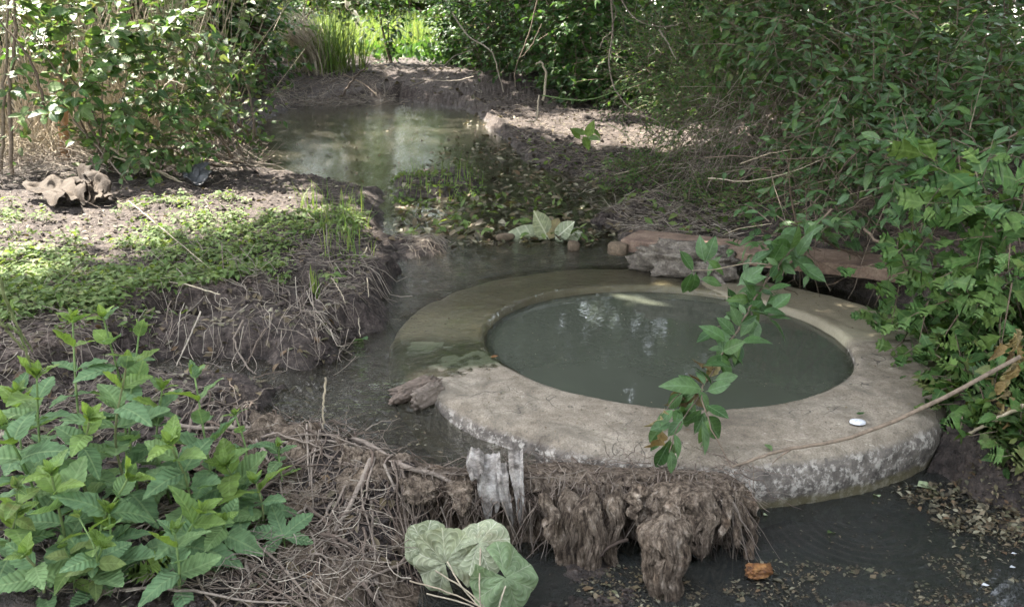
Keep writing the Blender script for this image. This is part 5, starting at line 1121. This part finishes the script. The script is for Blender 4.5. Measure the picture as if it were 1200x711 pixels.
# sticks lying about
for pts, r, mat, lab in [
    ([(120, 168, 4.5), (165, 192, 4.4), (215, 215, 4.3)], .010, 'palestem', 'pale stick slanting down to the stream at the left, upper of two'),
    ([(85, 140, 4.5), (125, 185, 4.35), (150, 215, 4.2)], .009, 'straw', 'stick leaning from the left bramble to the brown sheets'),
    ([(130, 183, 4.4), (175, 196, 4.35), (220, 217, 4.25)], .008, 'palestem', 'pale stick slanting down to the stream at the left, lower of two'),
    ([(190, 232, 4.1), (235, 222, 4.2), (268, 208, 4.4)], .008, 'twig', 'curved brown stick at the corner of the left shore'),
    ([(228, 185, 4.9), (262, 190, 4.8), (292, 200, 4.7)], .006, 'palestem', 'thin pale stick reaching into the pool on the left'),
    ([(402, 112, 8.3), (415, 92, 8.2), (433, 75, 8.1)], .018, 'straw', 'short dead stick sticking up out of the far mound'),
    ([(402, 87, 8.6), (425, 98, 8.5), (440, 110, 8.4)], .010, 'twig', 'dead twig lying over the far mound'),
    ([(480, 102, 9.6), (512, 88, 9.6), (530, 68, 9.6), (555, 58, 9.6)], .012, 'straw', 'arched dead root by the far end of the pool'),
    ([(530, 15, 9.0), (548, 42, 9.0), (575, 60, 9.0), (584, 85, 9.0), (590, 108, 9.0)], .013, 'straw', 'dry arching vine before the dark bushes'),
    ([(630, 0, 8.6), (618, 45, 8.6), (605, 78, 8.6), (604, 102, 8.6)], .011, 'twig', 'bare vine hanging before the dark bushes right of the arching vine'),
    ([(635, 28, 8.6), (622, 55, 8.6), (606, 72, 8.6)], .008, 'twig', 'short side vine joining the bare hanging vine'),
    ([(716, 0, 5.6), (718, 40, 5.6), (713, 78, 5.5), (724, 110, 5.4), (742, 130, 5.3), (770, 142, 5.2), (778, 155, 5.1)], .009, 'straw', 'long dry hooked stalk hanging from the top and bending right'),
    ([(716, 38, 5.6), (708, 45, 5.6), (702, 58, 5.6)], .007, 'straw', 'dry drooping side shoot of the hooked stalk'),
    ([(716, 0, 5.62), (722, 15, 5.6), (716, 32, 5.6)], .007, 'twig', 'thin dry shoot above the hooked stalk'),
    ([(728, 0, 5.5), (745, 22, 5.4), (775, 32, 5.3), (800, 27, 5.2)], .007, 'straw', 'dry vine looping right from the top of the frame'),
    ([(772, 35, 5.0), (782, 50, 5.0), (792, 70, 5.0)], .007, 'straw', 'curled dry seed stalk right of the looping vine'),
    ([(764, 52, 5.0), (768, 60, 5.0), (760, 66, 5.0), (762, 58, 5.0)], .006, 'straw', 'tight dry curl hanging under the looping vine'),
    ([(636, 118, 6.0), (640, 90, 6.0), (634, 73, 6.0), (628, 76, 6.0)], .015, 'palestem', 'thick pale dead stalk with curled tip standing in the mud'),
    ([(632, 112, 6.0), (628, 140, 5.7), (616, 142, 5.6)], .009, 'palestem', 'pale dead stalk bent to the water under the curled one'),
    ([(635, 112, 5.4), (680, 118, 5.2), (720, 108, 5.0), (780, 86, 4.8)], .006, 'greenstem', 'green runner arching over the mud to the right thicket'),
    ([(555, 90, 8), (530, 95, 8), (490, 93, 8)], .008, 'straw', 'thin dead root lying on the far bank'),
    ([(720, 205, 4.7), (760, 195, 4.6), (800, 192, 4.5)], .005, 'palestem', 'thin pale stick lying on the right debris bank'),
    ([(712, 145, 5.0), (730, 155, 4.9), (742, 168, 4.8)], .004, 'greenstem', 'thin green stalk crossing the right debris bank'),
    ([(830, 290, 3.4), (860, 270, 3.3), (905, 262, 3.2)], .004, 'palestem', 'pale stick lying over the rock end of the slab'),
    ([(415, 350, 2.35), (420, 372, 2.3), (422, 395, 2.25)], .0035, 'palestem', 'upright broken straw at the left bank edge'),
    ([(430, 325, 2.42), (432, 350, 2.4), (428, 378, 2.35)], .003, 'palestem', 'upright straw right of the broken one on the bank edge'),
    ([(405, 355, 2.3), (398, 340, 2.35), (388, 325, 2.4)], .003, 'palestem', 'leaning straw left of the upright ones on the bank edge'),
    ([(430, 290, 2.9), (420, 310, 2.8), (410, 322, 2.7)], .004, 'palestem', 'short straw lying in the water by the left bank'),
    ([(0, 210, 4.5), (5, 120, 4.5), (10, 0, 4.6)], .016, 'twig', 'brown stem rising at the very left edge'),
    ([(15, 205, 4.3), (12, 110, 4.35), (18, 30, 4.4), (16, -10, 4.4)], .017, 'twig', 'thick brown stem just right of the left edge'),
    ([(55, 130, 4.3), (35, 70, 4.35), (0, 25, 4.4)], .012, 'twig', 'brown branch crossing from the left edge down right'),
    ([(300, 160, 5.2), (290, 100, 5.3), (262, 45, 5.4), (235, -5, 5.5)], .009, 'twig', 'long brown cane leaning left over the pool'),
    ([(296, 165, 4.9), (297, 135, 4.9), (292, 115, 4.9)], .005, 'twig', 'dark upright cane standing at the left shore'),
    ([(215, 100, 4.0), (200, 95, 4.0), (190, 105, 4.0)], .006, 'palestem', 'curled pale dead leaf stem in the bramble'),
    ([(255, 455, 1.85), (305, 440, 1.9), (330, 435, 1.95)], .0025, 'root', 'thin pale root crossing the dark undercut bank'),
    ([(235, 365, 2.05), (222, 395, 1.98), (207, 428, 1.9)], .0035, 'straw', 'thick straw hanging down before the dark undercut bank'),
    ([(285, 375, 2.05), (275, 400, 2.0), (290, 430, 1.95), (300, 438, 1.93)], .0045, 'root', 'pale forked root in the mouth of the undercut bank'),
    ([(312, 385, 2.05), (300, 402, 2.0), (290, 425, 1.95)], .004, 'root', 'short pale root right of the forked one'),
    ([(150, 325, 2.4), (210, 332, 2.35), (258, 345, 2.2)], .004, 'palestem', 'long straw lying on top of the left bank'),
    ([(150, 235, 3.6), (190, 268, 3.1), (265, 330, 2.4)], .003, 'palestem', 'thin straight straw lying diagonally on the left bank')]:
    stick('dry_stick' if 'stick' in lab or 'straw' in lab else 'stem', lab, 'stick' if 'stick' in lab else 'straw' if 'straw' in lab else 'root' if 'root' in lab else 'stem', pts, r * .62, mat, 18, r * .25, .6)
# sunlit trunk at the left
def trunk(name, label, pts, r, mat, cat='tree'):
    P = smooth_line([D(*q) for q in pts], 30, r * .1); root = thing(name, label, cat, tuple(P[0])); mb = MB(); sd = 14
    tubes(mb, P, r, sd, taper=.75)
    for V in mb.V: V += .18 * r * fbm(V[:, 0] * 30, V[:, 1] * 30, V[:, 2] * 6, 3)[:, None] * np.array([1, 1, 0])
    mb.build('trunk', M[mat], root); return root
TR1 = trunk('thin_tree', 'thin tree with sunlit reddish peeling bark in the left brambles', [(76, 215, 5.0), (73, 90, 5.0), (68, 40, 5.0), (60, -20, 5.0), (52, -700, 5.6)], .028, 'redbark')
TR2 = trunk('thin_tree', 'dark straight trunk behind the brambles left of the grass tuft', [(304, 95, 10.0), (300, 0, 10.0), (298, -60, 10.0), (290, -450, 10.2)], .09, 'bark')
TR3 = trunk('thin_tree', 'pale slanting trunk beyond the clearing', [(428, 50, 17), (417, 20, 17), (405, -10, 17), (380, -200, 17)], .06, 'palestem')

# brown and grey sheets lying at the left
def sheet(name, label, mat, corners, Y, bump_=.03, seed=1.0, cat='sheet'):
    c = [D(u, v, y_) for (u, v), y_ in zip(corners, Y)]; n = 24; a = np.linspace(0, 1, n)[:, None, None]; b = np.linspace(0, 1, n)[None, :, None]
    V = (c[0] * (1 - a) + c[1] * a) * (1 - b) + (c[3] * (1 - a) + c[2] * a) * b
    q = fbm(a[..., 0] * 3 + seed, b[..., 0] * 3, seed, 3); e = fbm(a[..., 0] * 4 + seed, b[..., 0] * 4, seed + 5, 2)
    V[..., 2] += bump_ * q; V[..., 0] += bump_ * e * .6
    B = V + np.array([0, .004, -.004]); k = n * n; f = grid_faces(n, n); o = MB().add(np.vstack([V.reshape(-1, 3), B.reshape(-1, 3)]), [f, f[:, ::-1] + k]).build(name, M[mat], None, tuple(c[3])); tag(o, label, cat)
sheet('old_sheet', 'curled brown sheet lying by the dark hole at the left edge', 'cardb', [(22, 208), (80, 210), (95, 238), (60, 232)], [3.85, 3.95, 3.6, 3.6], .05, 1.0)
sheet('old_sheet', 'crumpled dark brown sheet behind the curled one', 'cardb', [(80, 205), (112, 200), (112, 226), (92, 232)], [3.95, 3.95, 3.75, 3.7], .09, 4.0)
sheet('old_sheet', 'twisted grey-brown sheet at the right of the brown pile', 'cardb', [(98, 212), (130, 210), (128, 226), (102, 228)], [3.9, 3.9, 3.7, 3.7], .07, 7.0)
sheet('plastic_scrap', 'shiny grey-blue plastic scrap at the corner of the left shore', 'tarp', [(208, 200), (242, 196), (250, 206), (222, 214)], [4.3, 4.4, 4.2, 4.1], .05, 3.0, 'plastic')

# ------------------------------------------------------------------ green cover of the left bank
COVER = [(0, 235), (130, 225), (300, 222), (425, 225), (440, 290), (400, 312), (350, 330), (290, 345), (190, 372), (120, 385), (40, 400), (0, 395)]
def rosette(n, sz, tm=None):
    mb = MB()
    for k in range(n):
        a = rng.uniform(0, 6.28); rr = sz * rng.uniform(.3, 1.2); p = np.array([[math.cos(a) * rr, math.sin(a) * rr, sz * rng.uniform(.4, 1.4)]]); d = np.array([math.cos(a), math.sin(a), rng.normal(0, .3)])
        T = (tm or TRIF + OVATE)[rng.integers(0, 4 if tm is None else len(tm))]; mb.inst(T, frames(d, np.array([0, -.1, 1.]) + rng.normal(0, .2, 3), sz * rng.uniform(.6, 1.1)), p, rng.random(1))
        tubes(mb, np.array([[0, 0, -.3 * sz], [p[0][0] * .5, p[0][1] * .5, p[0][2] * .7], p[0]]), .0007, 3)
    return mb
ros = [rosette(rng.integers(5, 9), .022) for _ in range(8)]
ros_me = [r.mesh('seedling', M['cover']) for r in ros]
x, y = on_px(COVER, 1500, .1); q = fbm(x * 3.2, y * 3.2, 4.4, 3) > .0 + .15 * sm(2.6, 2.1, y); x, y = x[q], y[q]
pu, pv, pd = proj(np.stack([x, y, H(x, y, False)], -1)); o_ = np.argsort(pd)
for j, (u_, v_, sc_, lab) in enumerate([(190, 296, 1.5, 'bright seedling in the middle of the matted left bank'), (125, 322, 1.5, 'leafy seedling above the tips of the mint'), (78, 268, 1.4, 'seedling on the left bank below the curled brown sheet'),
        (20, 262, 1.5, 'broad seedling at the left edge of the bank cover'), (205, 318, 1.2, 'small dark seedling before the diagonal straw'), (250, 318, 1.1, 'small seedling right of the diagonal straw'), (70, 345, 1.3, 'seedling just left above the tall mint tips'), (388, 322, 1.2, 'small round-leaved seedling by the grass sprout')]):
    p = G(u_, v_, .1); o = bpy.data.objects.new('seedling', ros_me[j]); COL.objects.link(o); o.scale = (sc_, sc_, sc_); o.location = (p[0], p[1], float(H(p[0], p[1])) + .01); tag(o, lab, 'seedling')
mb = MB()
for k in range(8):
    V, F_, A = np.concatenate(ros[k].V), ros[k].F, np.concatenate(ros[k].A); idx = o_[k::8]; n = len(idx); s = rng.uniform(.5, 1.3, n); an = rng.uniform(0, 6.28, n)
    R = frames(np.stack([np.cos(an), np.sin(an), rng.normal(0, .1, n)], -1), np.array([0, 0, 1.]), s)
    va = A[:, 2].copy(); P = np.stack([x[idx], y[idx], H(x[idx], y[idx]) + .004], -1)
    W = np.einsum('nij,vj->nvi', R, V) + P[:, None]; AA = np.repeat(A[None], n, 0); AA[..., 2] = (AA[..., 2] + rng.random((n, 1))) % 1
    off = (np.arange(n) * len(V))[:, None, None]; mb.add(W.reshape(-1, 3), [(f[None] + off).reshape(-1, f.shape[1]) for f in F_], AA.reshape(-1, 3))
stuff(mb, 'green_cover', M['cover'], 'low bright green plants covering the back of the left bank', 'ground cover')
mb = MB(); x, y = on_px(COVER, 3600, .1); q = fbm(x * 3, y * 3, 4.4, 3) > -.1; x, y = x[q], y[q]; leaves_flat(mb, TINY, x, y, rng.uniform(.008, .024, len(x)), None, .5, .008)
x, y = on_px([(455, 203), (560, 200), (572, 225), (520, 236), (460, 234)], 700, .03); q = fbm(x * 9, y * 9, 1, 3) > -.05; x, y = x[q], y[q]; leaves_flat(mb, TINY, x, y, rng.uniform(.012, .034, len(x)), .006, .6, .008)
x, y = on_px([(600, 150), (860, 230), (860, 290), (780, 280), (690, 215), (640, 200), (560, 240), (470, 250), (480, 285), (560, 275), (700, 290)], 380, .02); leaves_flat(mb, TINY, x, y, rng.uniform(.02, .05, len(x)), .01, .6, .02)
stuff(mb, 'tiny_leaves', M['cover'], 'carpet of tiny green leaves on the banks and mud islands', 'ground cover')
mb = MB(); x, y = on_px([(330, 220), (425, 225), (440, 300), (380, 300)], 160, .08); grassblades(mb, x, y, rng.uniform(.05, .16, len(x)), .0016, .35)
x, y = on_px([(455, 205), (560, 200), (572, 225), (470, 236)], 120, .03); grassblades(mb, x, y, rng.uniform(.05, .14, len(x)), .002, .35)
stuff(mb, 'thin_grass', M['grass'], 'thin grass blades at the edge of the left bank', 'grass')
p = G(370, 345, .06); mb = MB(); n = 16; grassblades(mb, p[0] + rng.normal(0, .008, n), p[1] + rng.normal(0, .008, n), rng.uniform(.05, .10, n), .003, .15)
tag(mb.build('grass_sprout', M['grass'], None, tuple(p)), 'fresh green grass sprout on the edge of the left bank', 'grass')

# ------------------------------------------------------------------ unseen trees, crowns added to shade the stream and block sky reflections
def crown_tree(label, base, crowns, size=.12):
    root = thing('unseen_shade_tree', label, 'tree', base); b = np.array(base, float)
    cs = [np.array(c[:3], float) for c in crowns]; fork = b + (np.mean(cs, 0) - b) * .55
    mb = MB(); tubes(mb, smooth_line([b + [0, 0, -.1], (b + fork) / 2 + [.05, .05, 0], fork], 12), .11, 12, taper=.7); mb.build('trunk', M['bark'], root)
    LP = []; LR = []
    for c in crowns:
        mb = MB(); tubes(mb, smooth_line([fork, (fork + np.array(c[:3])) / 2 + [0, 0, .2], c[:3]], 8, .03), .05, 7, taper=.4); mb.build('limb', M['bark'], root)
        P, lp, R = sprays(c[:3], c[3:6], c[6], 8, .45, size, clump=.25); LP.append(lp); LR.append(R)
    leafset(root, np.concatenate(LR), np.concatenate(LP), OVATE[:1], M['canopy'], 0, rest='crown')
crown_tree('unseen tree behind the left brambles, crowns placed to shade the stream', (-3.3, 7.6, .1), [(-1.4, 4.4, 3.6, 1.5, 1.4, .6, 520), (-1.8, 6.8, 4.0, 1.7, 1.4, .6, 480), (-4.2, 9.4, 3.6, 1.3, 1.2, 1.2, 360), (.2, 7.4, 4.6, 1.8, 1.2, .8, 520), (-2.9, 4.0, 4.6, 1.2, 1.2, .6, 380), (-2.5, 2.8, 3.7, 1.0, .9, .5, 280), (-2.0, 8.6, 4.2, 1.2, .9, .5, 300), (.0, 6.6, 3.6, 1.6, .9, .5, 420), (-5.4, 8.2, 2.8, 1.5, 1.1, 1.4, 460)], .18)  # crowns positioned to shade the ring, further ones fill sky gaps
crown_tree('unseen small tree added on the right bank to block low sky', (3.9, 2.6, .5), [(3.6, 2.0, 1.7, .7, 1.4, .9, 420), (4.2, 4.2, 1.9, .9, 1.2, 1.0, 420), (2.9, .6, 1.5, .6, .9, .8, 260)], .12)  # added to close off the low sky on the right
crown_tree('unseen tree behind the right thicket, crowns placed to shade the ring', (3.6, 4.6, .3), [(1.6, 3.2, 3.4, 1.7, 1.6, .7, 520), (2.4, 6.2, 3.6, 2.0, 1.8, .9, 560), (.3, 2.2, 3.3, 1.3, 1.1, .5, 360), (3.6, 2.2, 3.0, 1.5, 1.7, .9, 400), (.3, 5.2, 4.3, 1.5, 1.3, .6, 420)], .16)
crown_tree('unseen tree beyond the stream, crowns placed to darken the far bushes and block sky', (2.4, 13.5, .3), [(1.4, 9.9, 3.4, 1.2, .8, .7, 420), (.2, 11.6, 4.9, 2.4, 1.0, 1.1, 560), (.6, 12.5, 3.2, 2.4, 1.2, 1.5, 640), (3.6, 10.6, 3.2, 2.2, 1.4, 1.5, 560), (-.6, 8.8, 4.6, 1.8, 1.4, .7, 420), (1.5, 13.2, 6.0, 3.2, 1.5, 1.5, 560)], .2)  # crowns added where open sky mirrored in the basin
crown_tree('unseen tree left of the clearing, crowns added to close the sky over the pool', (-6.2, 13.6, .3), [(-6.6, 7.0, 3.0, 1.2, 1.4, 1.6, 460), (-6.0, 12.6, 3.2, 1.7, 1.2, 1.6, 480), (-4.6, 12.4, 5.4, 2.4, 1.4, 1.3, 520), (-7.6, 9.5, 3.6, 1.6, 1.4, 1.6, 420)], .2)
crown_tree('unseen tree added beyond the sunlit reeds to block low sky', (-9.5, 5.5, .1), [(-9.2, 4.5, 3.0, 1.5, 3.0, 2.2, 620), (-8.6, 9.0, 3.6, 1.5, 2.0, 2.4, 520)], .24)  # added to fill the low sky gap on the left
crown_tree('unseen tree added left of the viewer to block low sky', (-8.5, .5, .1), [(-8.2, .4, 3.0, 1.5, 2.6, 2.2, 520)], .24)  # likewise added against low sky
for k_, (lab, x_, y_, rx_) in enumerate([('unseen dense tree added behind the viewer to the left to block low light', -5.5, -4.5, 2.4), ('unseen dense tree added straight behind the viewer to block low light', .0, -6.0, 2.8), ('unseen dense tree added behind the viewer to the right to block low light', 5.5, -4.0, 2.4), ('unseen dense tree added right of the viewer to block low light', 6.5, .5, 1.5)]):  # added so less level light fills the hollows
    crown_tree(lab, (x_, y_ - .6, .1), [(x_, y_, 1.9, rx_, 1.2, 2.0, 640), (x_ * .9, y_ - .3, 4.2, rx_ * .8, 1.2, 1.0, 320)], .22)
